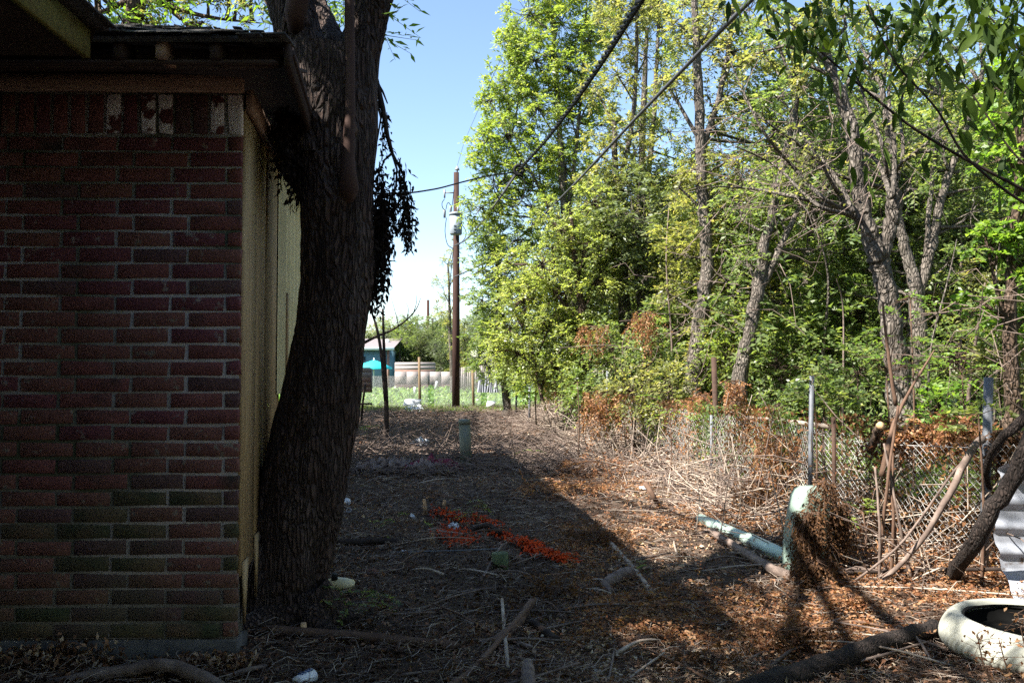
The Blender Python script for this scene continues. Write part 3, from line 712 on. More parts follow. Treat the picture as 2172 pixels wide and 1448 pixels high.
def splice(ro):
    c = P(1100, 361, 15.0); mb = MB()
    th = np.linspace(0, 2 * math.pi, 20)
    mb.tube(np.stack([c[0] + .075 * np.cos(th), np.full(20, c[1]), c[2] + .085 * np.sin(th)], 1), .032, 8)
    for _ in range(5):
        d = RS.randn(3) * .1; mb.tube([c + d * .5, c + d * 1.4], .012, 5)
    part("splice_clamp", mb, m_black, ro)
    mb = MB()
    for ln in ([(1046, 372), (1050, 400), (1068, 420), (1090, 425), (1110, 420), (1128, 408), (1133, 385), (1130, 366), (1108, 360)],
               [(1046, 372), (1045, 395), (1055, 420), (1075, 438), (1095, 440), (1108, 425), (1115, 400), (1112, 380), (1102, 372)],
               [(1100, 375), (1120, 390), (1150, 401)], [(1112, 360), (1135, 372), (1157, 382)], [(1090, 350), (1070, 345)], [(1100, 350), (1105, 340)], [(1085, 440), (1110, 470)]):
        mb.tube(curve([P(a[0], a[1], 15.0) for a in ln], 24), .010 if len(ln) > 2 else .007, 5)
    part("slack_loop", mb, m_black, ro)
cable("service_cable", [P(1480, -170, 4.2), P(1362, -6, 6.0), P(1290, 110, 7.8), P(1220, 215, 10), P(1160, 295, 12.4), P(1100, 361, 15.0)], [.018, .02, .021, .02, .019, .019], m_black, "thick twisted black service cable running down to the looped splice", strands=3, extra=splice)
cable("service_cable", [P(1100, 361, 15.0), P(1070, 405, 19), P(1035, 455, 23), P(1005, 492, 27), P(985, 511, 29.5), P(964, 521, PY - .2)], [.018, .019, .02, .02, .02, .02], m_cable_grey, "twisted grey service cable from the looped splice to the pole below the transformer", strands=3)
cable("service_cable", [P(1800, -190, 4.0), P(1597, -4, 5.6), P(1480, 115, 7.5), P(1340, 260, 11.5), P(1220, 390, 17), P(1110, 498, 23), P(1030, 558, 28), P(964, 587, PY - .2)], [.016, .018, .02, .022, .024, .024, .024, .024], m_cable_grey, "single thin grey cable sagging lower to the pole, right of the twisted one")
cable("service_cable", [P(1090, 366, 15.0), P(1040, 372, 14.4), P(985, 385, 13.6), P(930, 400, 12.8), P(875, 409, 12.2), P(780, 412, 11.0), P(700, 408, 9)], [.012, .012, .012, .012, .012, .012, .012], m_black, "black drop cable running left from the splice behind the leaning tree")
cable("service_cable", [P(970, 352, PY), P(985, 300, 26), P(1060, 130, 15), P(1120, 0, 10), P(1190, -160, 7)], [.006, .005, .004, .003, .003], m_cable_grey, "very thin overhead wire rising from the pole-top insulator")

# far second pole
q = P(908, 636, 75)
single("utility_pole", MB().tube([[q[0], 75, .3], q], [.17, .13], 8), m_pole, (q[0], 75, .4), "small far utility pole showing above the trees left of the near pole", "utility pole")

# ------------------------------------------------------------------ trees of the wood on the right
def cover(x0, y0, x1, y1, step, r, dY=1.5, p=1.0, seed=0, rag=0):
    rr = np.random.RandomState(seed + 100); out = []
    for y in np.arange(y0, y1, step):
        for x in np.arange(x0 + (rr.rand() * step), x1, step):
            if rr.rand() > p: continue
            out.append((x + rr.uniform(-.4, .4) * step + rag * (y - y0), y + rr.uniform(-.4, .4) * step, r * rr.uniform(.75, 1.3), rr.uniform(.15 * dY, 1.8 * dY)))
    return out
GW = "trees of the wood along the fence"
# A : leading tall bright trees nearest the pole
tree("tall_leafy_tree", "tall bright green tree forming the left edge of the wood against the sky", 22,
     [[(1215, 860, .13), (1208, 600, .12), (1190, 350, .09), (1180, 150, .05), (1170, 20, .03)], [(1205, 560, .07), (1150, 400, .05), (1080, 300, .03)], [(1200, 480, .06), (1225, 300, .05), (1240, 100, .03)]],
     [(1095, 95, 50), (1125, 30, 55), (1070, 175, 52), (1040, 215, 34), (1030, 300, 42), (1020, 345, 30), (1075, 290, 60), (1060, 390, 62), (1020, 440, 42), (1135, 130, 62), (1140, 230, 66), (1140, 340, 66), (1190, 50, 60), (1205, 150, 60), (1210, 250, 60),
      (1130, 440, 60), (1200, 360, 60), (1250, 90, 50), (1255, 200, 50), (1180, -40, 70), (1250, -30, 60)] + cover(1150, 20, 1290, 520, 75, 46, 1.5, .8, 1) + cover(1085, 60, 1160, 520, 75, 42, 1, .8, 2, -.12), m_leaf_bright, m_bark_grey, GW, 1.7, .12, .36)
tree("tall_leafy_tree", "shorter mid-green tree right behind the utility pole", 27,
     [[(1075, 865, .12), (1062, 650, .1), (1050, 480, .06)]],
     [(1030, 500, 42), (1022, 570, 40), (1024, 640, 42), (1026, 710, 40), (1060, 560, 55), (1065, 640, 55), (1070, 720, 55), (1060, 480, 50), (1110, 600, 60), (1120, 700, 60), (1030, 770, 40), (1090, 780, 45)], m_leaf_green, m_bark_grey, GW, 1.7, .12, .38)
tree("feathery_tree", "thin feathery grey-green tree peeking out left of the utility pole", 40,
     [[(960, 860, .10), (955, 700, .08), (950, 560, .04)]],
     [(948, 560, 22), (940, 610, 26), (962, 520, 16), (935, 660, 28), (965, 640, 34), (975, 580, 26), (960, 700, 34), (985, 720, 34)], m_leaf_olive, m_bark_grey, None, .35, .14, .26)
# B : yellow green foliage masses in front
tree("yellow_green_tree", "broad yellow-green tree glowing in the sun in the middle of the wood edge", 17,
     [[(1250, 850, .10), (1240, 700, .09), (1220, 560, .06), (1210, 450, .03)], [(1240, 700, .05), (1160, 600, .03), (1120, 560, .02)], [(1150, 850, .04), (1130, 740, .03), (1090, 660, .015)]],
     [(1185, 480, 62), (1260, 430, 55), (1240, 520, 65), (1150, 560, 62), (1200, 620, 70), (1110, 640, 55), (1160, 690, 60), (1265, 600, 60), (1080, 700, 42), (1100, 750, 45), (1210, 720, 55), (1250, 690, 45), (1290, 500, 50), (1170, 770, 45), (1055, 745, 35)] + cover(1070, 540, 1295, 800, 60, 42, .8, .9, 3), m_leaf_yellow, m_bark_brown, GW, 2.3, .066, .52)
# C : grey straight trunks with olive crown and sky gaps
tree("grey_trunk_tree", "straight grey trunk behind the orange dead vines with thin olive crown", 18,
     [[(1330, 850, .15), (1327, 700, .14), (1318, 540, .12), (1308, 400, .08), (1302, 260, .05)], [(1310, 420, .06), (1345, 250, .05), (1352, 100, .04), (1350, -40, .03)]],
     [(1320, 60, 60), (1310, 160, 48), (1300, 270, 48), (1345, 330, 50), (1320, 420, 58), (1275, 330, 50), (1350, 20, 55), (1370, 120, 40), (1345, 520, 45), (1295, -20, 60)] + cover(1250, 0, 1400, 400, 66, 36, 1.4, .45, 4) + cover(1250, 400, 1400, 640, 62, 42, 1.4, .85, 14), m_leaf_olive, m_bark_grey, GW, 1.1, .095, .42)
tree("grey_trunk_tree", "slim double grey trunk between the straight one and the curved one", 19.5,
     [[(1378, 850, .10), (1374, 700, .10), (1366, 500, .09), (1362, 330, .08), (1366, 200, .07), (1372, 60, .04)], [(1370, 420, .06), (1388, 250, .06), (1395, 100, .04), (1400, -40, .03)]],
     [(1400, 60, 55), (1440, 130, 50), (1420, 280, 46), (1400, 400, 55), (1440, 470, 55), (1380, 480, 46), (1450, 10, 55), (1360, 240, 30), (1470, 370, 40)] + cover(1360, 0, 1520, 420, 66, 36, 1.4, .4, 5) + cover(1360, 420, 1520, 700, 62, 42, 1.4, .8, 15), m_leaf_yellow, m_bark_grey, GW, 1.0, .095, .42)
# D
tree("grey_trunk_tree", "tall smooth grey trunk curving left at its foot, forked high up", 14.5,
     [[(1468, 835, .17), (1475, 760, .15), (1492, 650, .125), (1503, 560, .115), (1492, 450, .105), (1486, 320, .09), (1482, 180, .08), (1474, 40, .06), (1470, -100, .04)],
      [(1487, 320, .06), (1512, 250, .055), (1535, 170, .05), (1552, 60, .04), (1560, -40, .03)], [(1480, 290, .04), (1440, 220, .03), (1400, 160, .02)]],
     [(1510, 40, 58), (1560, 110, 55), (1530, 200, 40), (1450, 60, 48), (1430, 180, 36), (1545, 330, 50), (1560, 420, 55), (1450, 520, 44, 2), (1430, 600, 44, 2), (1545, 520, 40, 2), (1590, 20, 58), (1440, 400, 40)] + cover(1420, 0, 1700, 400, 62, 38, 1.2, .5, 6) + cover(1420, 400, 1640, 640, 66, 42, 1.2, .7, 16), m_leaf_olive, m_bark_grey, GW, 1.0, .085, .42)
# E
tree("grey_trunk_tree", "leaning grey trunk forking low with bare twigs hanging over it", 13,
     [[(1562, 850, .13), (1572, 790, .12), (1592, 700, .105), (1606, 620, .10), (1618, 530, .08), (1645, 430, .06), (1668, 320, .05), (1690, 200, .035)],
      [(1605, 625, .07), (1640, 560, .06), (1672, 490, .05), (1695, 440, .03)]],
     [(1650, 60, 55), (1700, 170, 45), (1640, 200, 42), (1720, 300, 46), (1640, 400, 40), (1720, 440, 50, 1.5), (1740, 560, 50, 1.5), (1680, 590, 46, 2), (1600, 480, 36, 2), (1560, 600, 40, 2)] + cover(1560, 60, 1760, 720, 66, 42, 1.0, .6, 7), m_leaf_green, m_bark_grey, GW, 1.0, .085, .42)
# G
tree("grey_trunk_tree", "pale grey trunk splitting in a wide Y behind the pollarded tree", 12.5,
     [[(1958, 880, .15), (1955, 780, .135), (1948, 690, .12), (1942, 610, .10), (1920, 530, .08), (1905, 470, .07), (1890, 330, .05), (1870, 180, .04)],
      [(1945, 640, .08), (1965, 570, .075), (1985, 480, .07), (2000, 400, .06), (2040, 300, .045), (2080, 180, .03)], [(1965, 570, .04), (1968, 470, .04), (1975, 400, .035), (2000, 200, .02)]],
     [(1960, 120, 60), (2050, 180, 66), (1880, 250, 60), (2000, 300, 66), (2090, 330, 62), (1930, 400, 52), (2060, 450, 62), (2010, 560, 50), (1880, 60, 62), (2100, 80, 70), (1830, 330, 46), (1800, 480, 46)] + cover(1780, 40, 2172, 700, 72, 46, 1.0, .6, 8), m_leaf_green, m_bark_grey, GW, 1.1, .08, .42)
tree("brown_trunk_tree", "reddish-brown trunk with dry branches near the right edge of the picture", 9.2,
     [[(2150, 890, .085), (2146, 800, .08), (2140, 690, .07), (2146, 560, .055), (2160, 400, .04), (2180, 200, .03)], [(2142, 720, .03), (2110, 600, .02), (2090, 500, .012)]],
     [(2150, 240, 60), (2130, 340, 46), (2190, 420, 70), (2140, 460, 42), (2150, 560, 46), (2100, 520, 36), (2210, 120, 90), (2080, 640, 34)] + cover(2060, 200, 2200, 720, 66, 36, .5, .6, 9), m_leaf_fresh, m_bark_brown, GW, 1.3, .075, .62, tl=.3)
# F : pollarded tree with long bare shoots
def _x(): pass
def shoots(lm, tw):
    for ln in ([(1800, 452), (1740, 420), (1690, 360), (1620, 290), (1570, 180), (1545, 120)], [(1800, 452), (1750, 350), (1700, 310), (1640, 270), (1590, 230)], [(1802, 440), (1770, 400), (1735, 330), (1715, 300)],
               [(1890, 425), (1872, 300), (1830, 200), (1800, 120)], [(1895, 415), (1900, 300), (1880, 200), (1900, 90), (1960, 30)], [(1890, 420), (1862, 330), (1800, 320), (1740, 330), (1690, 350)],
               [(1810, 450), (1780, 380), (1680, 270), (1700, 200), (1660, 60)], [(1888, 430), (1920, 330), (1905, 230), (1940, 120)], [(1800, 450), (1700, 420), (1600, 400), (1520, 395)], [(1805, 455), (1730, 440), (1650, 350), (1560, 310)],
               [(1880, 400), (1800, 380), (1720, 350), (1640, 330)], [(1890, 395), (1905, 350), (1960, 310), (2010, 260)]):
        p = curve([P(a, b, 9.0 + RS.uniform(-.5, .5)) for a, b in ln], 20); tw.tube(p, np.linspace(.028, .007, 20), 5)
        for _ in range(7):
            q = p[RS.randint(6, 20)]; d = RS.randn(3) * .25 + [0, 0, .02]; m = q + d + RS.randn(3) * .05
            tw.sticks([q, m], [m, m + d * .7 + [0, 0, -.15]], [.005, .0035], [.0035, .002])
        idx = RS.randint(5, 20, 9)
        sprays(lm, tw, p[idx], RS.randn(9, 3) + [0, 0, -.1], .22, 7, .065, .45, tr=.0018, rfun=lambda q: RS.rand(len(q)))
tree("pollarded_tree", "near pollarded tree with knobbly fork and long bare shoots behind the fence", 9.0,
     [[(1920, 905, .15), (1912, 840, .13), (1900, 740, .115), (1885, 650, .105), (1872, 580, .10), (1862, 545, .11), (1838, 480, .08), (1822, 400, .078), (1812, 300, .072), (1798, 230, .066), (1760, 150, .055), (1735, 60, .05), (1730, -60, .04)],
      [(1866, 560, .08), (1878, 510, .075), (1892, 465, .07), (1898, 435, .085), (1896, 415, .07), (1882, 360, .03)], [(1835, 470, .07), (1812, 455, .06), (1796, 445, .075), (1790, 430, .04)]],
     [(1740, 60, 46), (1700, 150, 40), (1790, 30, 50), (1860, 110, 46), (1680, 40, 46), (1620, 110, 40)], m_leaf_olive, m_bark_grey, GW, 1.1, .075, .45, "tree", .3, 8, shoots, 12)

# background trees: copies of three prototypes in rows
def proto(lm_mat, seed, h=8.0, n=13, leaf=.14):
    st = RS.get_state(); RS.seed(seed)
    wm, lm, tw = MB(), MB(), MB()
    p = np.array([[0, 0, -.2], [RS.uniform(-.2, .2), .1, h * .3], [RS.uniform(-.4, .4), 0, h * .6], [RS.uniform(-.5, .5), 0, h * .92]])
    pp = curve(p, 16); wm.tube(pp, np.linspace(.14, .04, 16), 7, cap=False, jit=.1)
    for _ in range(n):
        zz = RS.uniform(.16, .95) * h; a = RS.uniform(0, 6.28); rr = RS.uniform(.3, 1.0) * 1.7 * math.sin(math.pi * min(.95, max(.15, zz / h * .8 + .15)))
        o = pp[np.argmin(abs(pp[:, 2] - zz * .85))]
        blob(lm, tw, o, (o[0] + rr * math.cos(a), o[1] + rr * math.sin(a), zz), RS.uniform(.8, 1.25), 22, leaf, .45, 9, 4, .5)
    RS.set_state(st)
    a, b, c = wm.mesh("trunk"), tw.mesh("branches"), lm.mesh("crown")
    a.materials.append(m_bark_grey); b.materials.append(m_bark_grey); c.materials.append(lm_mat)
    return a, b, c
protos = [proto(m_leaf_green, 31), proto(m_leaf_dark, 32), proto(m_leaf_olive, 33), proto(m_leaf_green, 34, 8, 14)]
def put_tree(x, y, s, k, rot, label, group, sx=1.0):
    ro = root("woodland_tree", (x, y, float(gh(x, y))), label, "tree", group); ro.rotation_euler = (0, 0, rot); ro.scale = (s * sx, s * sx, s)
    for nm, me in zip(("trunk", "branches", "crown"), protos[k]):
        o = bpy.data.objects.new(nm, me); COL.objects.link(o); o.parent = ro
bgt = []
for row, (Yr, p0, p1, n) in enumerate(((14.5, 1580, 2260, 5), (17.5, 1330, 2250, 8), (21.5, 1230, 2240, 10), (27, 1150, 2260, 12), (34, 1090, 2200, 11))):
    for q in range(n):
        px = p0 + (p1 - p0) * (q + RS.uniform(-.25, .25)) / max(1, n - 1); yy = Yr + RS.uniform(-1.0, 1.0)
        x = (px - 1086) / F * yy
        if x < fence_x(min(yy, 33)) + .7: continue
        top = 380 if px < 1700 else 150
        s = ((790 - top - RS.uniform(-70, 90)) / F * yy + 1.3) / 8.2
        if row == 4: s = RS.uniform(.95, 1.2)
        bgt.append((x, yy, s, RS.randint(0, 4), RS.uniform(0, 6.28), row, px))
for (x, y, s, k, r, row, px) in bgt:
    put_tree(x, y, s, k, r, "%s tree in the %s row of the shady wood, %s" % (("leafy green", "dense dark", "thin olive", "bushy green")[k], ("first", "second", "third", "fourth", "rearmost")[row], "behind the yellow-green tree" if px < 1330 else "behind the straight grey trunks" if px < 1560 else "behind the leaning forked trunk" if px < 1780 else "behind the pollarded tree" if px < 2000 else "at the right edge"), "deep wood trees", max(1, 1.0 / s ** .3))
# unseen trees added on the near right and behind the viewpoint to deepen the shade
for (x, y, s, k) in ((7.5, 7.0, .8, 0), (6.8, 3.8, .75, 1), (6.5, .5, .8, 3), (7.5, -3.0, .9, 1), (4.5, -7, .9, 0), (0.5, -8.5, 1.0, 1), (-4, -8, 1, 3), (9.5, 2, 1, 1), (-9, -5, 1, 0), (10, -6, 1.1, 3), (2.5, -11, 1.1, 1), (1.8, -4.6, 1.0, 1), (-2.6, -4.2, 1.0, 1), (4.6, -3.2, .9, 0), (-.5, -6, 1.1, 0), (-2, -12, 1.1, 0)):
    put_tree(x, y, s, k, x * 1.7, "unseen tree added round the near side of the yard to block sky light, outside the picture", "trees around the viewpoint", 1.25)
for (x, y, s, k, lab) in ((-5.6, 13.5, .85, 0, "first"), (-6.3, 16.5, .9, 1, "second"), (-6.9, 19.5, .95, 3, "third"), (-7.9, 23, 1.0, 1, "fourth"), (-8.8, 27, 1.0, 0, "fifth")):
    put_tree(x, y, s, k, x, "%s shade tree in the row beyond the lean-to, hidden by the leaning trunk" % lab, "shade trees beyond the lean-to", 1.2)
# tree line far beyond the garden (left of pole)
for (px, Y, top, k) in ((800, 70, 668, 2), (775, 95, 690, 0), (842, 66, 668, 0), (880, 70, 662, 1), (918, 64, 660, 0), (950, 72, 655, 2), (985, 62, 668, 1), (1015, 66, 660, 0), (745, 78, 690, 2), (700, 80, 680, 0), (590, 70, 690, 2), (640, 70, 700, 0), (1050, 60, 640, 1), (862, 60, 715, 1), (935, 58, 720, 1), (820, 61, 700, 1), (850, 59, 705, 0), (885, 60, 700, 1), (915, 61, 695, 1), (955, 60, 690, 0), (780, 64, 700, 1), (870, 66, 680, 1), (945, 68, 675, 1), (900, 62, 735, 1), (975, 56, 735, 2)):
    s = ((790 - top) / F * Y + .95) / 8.2; g = P(px, 790, Y)
    put_tree(g[0], Y, s, k, px * .7, "%s tree in the far hedge line, %s" % ("low" if top > 690 else "round", "above the blue house" if px < 835 else "above the board fence" if px < 910 else "left of the utility pole" if px < 965 else "right of the utility pole"), "far hedge trees", 1.35)
# bushes at the garden edge, left of the wood
# tree behind the house roof
rw = tree("roof_background_tree", "sunlit tree with thin branches showing above the shingle roof", 11,
     [[(230, 700, .16), (240, 300, .14), (300, -60, .12)], [(280, -20, .07), (400, 30, .03), (500, 45, .015), (560, 50, .006)], [(280, 0, .05), (210, 30, .03), (150, 34, .012)], [(300, -40, .05), (360, 10, .03), (400, 60, .012)]],
     [(270, 10, 55), (360, 0, 60), (440, 5, 50), (200, -20, 60), (500, 20, 36), (310, 50, 34), (420, 50, 26), (180, 20, 26), (540, -20, 40), (480, -60, 70), (330, -90, 90), (200, -110, 90)], m_leaf_olive, m_bark_brown, None, 1.1, .06, .42, tl=.28)

# overhanging foreground branch, top right
ov = root("overhanging_branch", P(2260, 460, 5.2), "dark overhanging branches with broad drooping leaves crossing the upper right corner", "branch")
ob, ol = MB(), MB()
def bl_sprays(mb, p, idx, n, leaf=.12, w_=.4):
    b = p[idx] + RS.randn(len(idx), 3) * .05
    d = RS.randn(len(idx), 3) * .45 + [0, 0, -.8]
    mb.bigleaves(b, d, RS.randn(len(idx), 3) + [0, -.6, .3], leaf * RS.uniform(.6, 1.25, len(idx)), leaf * w_ * RS.uniform(.8, 1.2, len(idx)))
AB = []
for ln, r0 in (([(2300, 470), (2172, 402), (2050, 340), (1930, 270), (1810, 170), (1740, 110), (1690, 60), (1640, 20)], .018), ([(2300, 500), (2150, 420), (2040, 330), (1990, 230), (1900, 140), (1850, 40), (1830, -40)], .014),
               ([(2260, 420), (2150, 330), (2070, 210), (1990, 110), (1960, 20)], .012), ([(2300, 260), (2200, 150), (2120, 60), (2050, -20)], .014), ([(2280, 120), (2170, 60), (2080, 0), (2000, -40)], .012), ([(1830, 190), (1770, 60), (1740, -20)], .007),
               ([(2250, 60), (2150, 120), (2100, 180)], .006), ([(2200, -60), (2140, 40), (2110, 120)], .007)):
    Yb = RS.uniform(4.4, 5.2); p = curve([P(a, b, Yb) for a, b in ln], 40); ob.tube(p, np.linspace(r0 * .62, r0 * .2, 40), 6); AB.append(p)
mbl = MB(); bb, dd, nn_, ll = [], [], [], []
def addl(c, n, sp, leaf):
    for _ in range(n):
        bb.append(c + RS.randn(3) * sp); dd.append(RS.randn(3) * .7 + [0, 0, -.75]); nn_.append(RS.randn(3) + [0, -.6, .3]); ll.append(leaf * RS.uniform(.6, 1.25))
for (px, py, n, spx, Y) in ((1650, 30, 26, 40, 4.9), (1700, 80, 26, 36, 4.9), (1760, 50, 22, 40, 4.8), (1800, 130, 14, 36, 4.8), (1600, 20, 12, 24, 4.9), (1880, 60, 22, 40, 4.6), (1950, 90, 14, 40, 4.6), (1960, 30, 26, 36, 4.6), (1990, 110, 12, 26, 4.5), (1900, 180, 14, 34, 4.9),
                          (2080, 30, 34, 50, 4.2), (2150, 60, 50, 46, 4.1), (2130, 140, 40, 40, 4.1), (2160, 210, 26, 30, 4.2), (2100, 240, 10, 30, 4.4), (1830, 330, 7, 50, 4.9), (2040, 180, 12, 36, 4.5), (2000, 320, 6, 40, 4.9), (2100, 380, 6, 40, 4.9), (1870, 260, 9, 40, 4.9), (2160, -20, 60, 60, 4.0), (2060, -30, 40, 60, 4.2), (1740, -20, 30, 60, 4.8)):
    for _ in range(max(1, n // 2)):
        addl(P(px + RS.randn() * spx, py + RS.randn() * spx * .8, Y + RS.randn() * .25), 3, .035, .105)
mbl.bigleaves(np.array(bb), np.array(dd), np.array(nn_), np.array(ll), np.array(ll) * .36)
part("boughs", ob, m_twig_dark, ov, smooth=True); part("leaves", mbl, LM("leaf_overhang", [(.02, .04, .008), (.04, .07, .012), (.07, .11, .018)], .35, .6, .12), ov)

# shrubs and undergrowth
def shrub(name, label, cat, px, py, Y, rpx, mat, leaf=.07, wid=.5, dens=1.0, group=None, stems=True, tl=.3, wmat=None):
    c = P(px, py, Y); g = np.array([c[0], Y, float(gh(c[0], Y))]); r = rpx / F * Y
    ro = root(name, g, label, cat, group); lm, wm = MB(), MB()
    blob(lm, wm, g, c, (r, r, r), int(40 * dens * r ** 1.5 + 10), leaf, wid, 9, 4, tl, .3, .012)
    part("stems", wm, wmat or m_bark_brown, ro); part("foliage", lm, mat, ro); return ro
SH = [(1085, 790, 26, 34, m_leaf_green, "small green bush left of the pale pickets"), (1140, 800, 19, 44, m_leaf_bright, "bright bush where the fence meets the pickets"), (1200, 790, 17, 44, m_leaf_yellow, "yellowish bush under the yellow-green tree"),
      (1300, 740, 14.5, 60, m_leaf_green, "bush beside the thin dark stake in front of the wood"), (1230, 830, 15, 40, m_leaf_green, "low bush behind the left orange vine drape"), (1380, 760, 13.5, 60, m_leaf_green, "bush under the hanging orange clump"), (1340, 830, 12.5, 60, m_leaf_olive, "tangled bush over the sagging fence"),
      (1420, 830, 12, 60, m_leaf_olive, "olive bush left of the rusty fence post"), (1285, 620, 20, 60, m_leaf_green, "tall shrub left of the straight grey trunk"), (1430, 700, 16, 70, m_leaf_green, "dark shrub between the two curved trunks"), (1540, 760, 14, 60, m_leaf_bright, "light green sapling by the rusty post top"),
      (1650, 780, 13, 70, m_leaf_green, "dark shrub behind the galvanised post"), (1740, 740, 14, 80, m_leaf_green, "deep dark shrub in the middle of the shade"), (1650, 680, 17, 90, m_leaf_dark, "shady shrub under the leaning grey trunk"), (1830, 660, 14, 80, m_leaf_green, "dark shrub left of the pollarded trunk"),
      (2040, 760, 12, 80, m_leaf_green, "green shrub right of the Y-shaped trunk"), (2060, 640, 12.5, 80, m_leaf_olive, "olive shrub high behind the blue post"), (2120, 780, 9.5, 60, m_leaf_olive, "olive shrub behind the right end of the fence"), (1990, 860, 9, 60, m_leaf_fresh, "fresh green shrub behind the fence right of the pollarded trunk"),
      (1820, 790, 10, 60, m_leaf_green, "mid-green shrub left of the pollarded trunk foot"), (2150, 690, 11, 80, m_leaf_green, "dark shrub at the right edge"), (1560, 690, 18, 80, m_leaf_green, "dark shrub behind the leaning grey trunk"), (1750, 840, 8.5, 40, m_leaf_green, "low green shrub above the fence wire"),
      (1650, 860, 10.5, 40, m_leaf_green, "low weeds behind the fence between two posts"), (1740, 600, 20, 110, m_leaf_dark, "large dark thicket in the heart of the wood"), (1480, 640, 21, 100, m_leaf_green, "large green thicket between trunks"), (1860, 560, 18, 100, m_leaf_dark, "dark thicket behind the fork of the pollarded tree"),
      (2080, 560, 16, 110, m_leaf_green, "green thicket upper right"), (1580, 560, 21, 110, m_leaf_green, "green thicket behind the forked leaning trunk")]
for (px, py, Y, r, mt, lab) in SH:
    shrub("shrub", lab, "shrub", px, py, Y, r, mt, leaf=.07 if Y < 16 else .1, dens=2.4)
# compound-leaf saplings (feathery, bright)
def fern_sapling(label, px, py, Y, n, spx, mat=m_leaf_fresh, L=.3, leaf=.045, cat="sapling", gz=None):
    c = P(px, py, Y); g = np.array([c[0], Y, float(gh(c[0], Y))]); ro = root("leafy_sapling", g, label, cat)
    lm, wm = MB(), MB(); wm.tube(curve([g, (g + c) / 2 + [.03, 0, 0], c], 8), np.linspace(.012, .005, 8), 5)
    st = np.array([P(px + RS.randn() * spx, py + RS.randn() * spx * .7, Y + RS.randn() * .12) for _ in range(n)])
    wm.sticks(np.repeat(c[None], n, 0), st, .003, .002)
    ang = RS.uniform(0, 6.28, n); D = np.stack([np.cos(ang), np.sin(ang) * .6, RS.uniform(-.2, .5, n)], 1)
    sprays(lm, wm, st, D, L, 16, leaf, .42, .35, 1.2, tr=.002)
    part("stems", wm, m_twig_brown, ro); part("fronds", lm, mat, ro)
fern_sapling("bright sapling with feathery leaves in front of the pollarded trunk", 1880, 790, 7.6, 26, 60)
fern_sapling("feathery sapling high beside the pollarded trunk", 1930, 630, 8.2, 10, 30)
fern_sapling("small bright feathery sprig left of the rusty post", 1420, 870, 10.2, 7, 22, L=.35)
fern_sapling("yellow-green feathery sprig above the orange vine", 1225, 810, 12.5, 6, 20)
fern_sapling("light green sprig leaning right of the pollarded trunk", 2040, 790, 7.8, 9, 36)
fern_sapling("little leafy sprout on top of the galvanised post", 1725, 800, 6.85, 5, 9, m_leaf_yellow, .08, .03)
fern_sapling("low yellow sapling leaves left of the pollarded tree", 1780, 830, 8.3, 9, 22, m_leaf_yellow, .18, .05)
fern_sapling("sprouting stem with pale green leaves at the blue post", 2075, 880, 5.2, 7, 26, m_leaf_yellow, .12, .06)
fern_sapling("green fern-like weed on the shaded ground beside the trunk foot", 715, 1275, 4.6, 9, 26, m_leaf_green, .16, .03, "weed")
fern_sapling("fern-like weed right of the discarded jug", 790, 1275, 4.7, 8, 24, m_leaf_green, .14, .03, "weed")
fern_sapling("patch of green weed behind the orange net", 1010, 1075, 7.9, 8, 24, m_leaf_green, .16, .03, "weed")
fern_sapling("weed in front of the two cut stubs", 850, 1115, 7.2, 8, 24, m_leaf_green, .16, .03, "weed")
fern_sapling("green weed in front of the grey-green pipe", 1080, 970, 12.8, 9, 40, m_leaf_green, .2, .04, "weed")
fern_sapling("weed by the foot of the bare double sapling", 790, 915, 17, 9, 24, m_leaf_fresh, .25, .05, "weed")
fern_sapling("weed tuft among the branches at the lit edge", 1370, 1195, 6.0, 4, 9, m_leaf_bright, .06, .03, "weed")
fern_sapling("weed growing through the fence wire", 1830, 1085, 6.0, 7, 26, m_leaf_bright, .1, .04, "weed")

# undergrowth carpet behind the fence
lm = MB(); N = 52000
yy = np.exp(RS.uniform(math.log(8.0), math.log(38), N)); off = RS.exponential(3.2, N) + .35; xx = fence_x(yy) + off
zz = gh(xx, yy) + np.abs(RS.randn(N)) * (.18 + .35 * sstep(1.0, 5.0, off)) * (.6 + .6 * np.sin(xx * 2.1 + yy * 1.3) ** 2)
lm.leaves(np.stack([xx, yy, zz], 1), RS.randn(N, 3) + [0, 0, .3], RS.randn(N, 3) * .6 + [0, 0, 1], RS.uniform(.05, .12, N), RS.uniform(.025, .05, N))
single("undergrowth", lm, m_leaf_green, (5, 12, 0), "low green undergrowth carpeting the wood behind the fence", "undergrowth", kind='stuff')

N = 15000; yy = RS.uniform(3.6, 8.6, N); off = RS.exponential(.6, N) + .1; xx = fence_x(yy) + off; lm = MB()
zz = gh(xx, yy) + np.abs(RS.randn(N)) * .22 * np.exp(-off / 1.2)
lm.leaves(np.stack([xx, yy, zz], 1), RS.randn(N, 3) + [0, 0, -.2], RS.randn(N, 3), RS.uniform(.025, .06, N), RS.uniform(.012, .028, N))
single("dead_leaf_bank", lm, m_leaf_brown, (3.5, 6, 0), "bank of brown dead leaves lying behind the open fence wire", "dead leaves", kind='stuff')
N = 5000; xx = RS.uniform(-4, -1.15, N); yy = 3.93 - RS.exponential(.14, N); lm = MB()
lm.leaves(np.stack([xx, yy, gh(xx, yy) + RS.uniform(0, .13, N) * np.exp(-(3.93 - yy) / .2) * (.4 + .6 * (xx < -1.75))], 1), RS.randn(N, 3), RS.randn(N, 3) + [0, 0, 1], RS.uniform(.02, .05, N), .018)
single("leaf_drift", lm, m_litter, (-2.5, 3.8, 0), "dark leaves drifted against the foot of the brick wall", "leaf litter", kind='stuff')
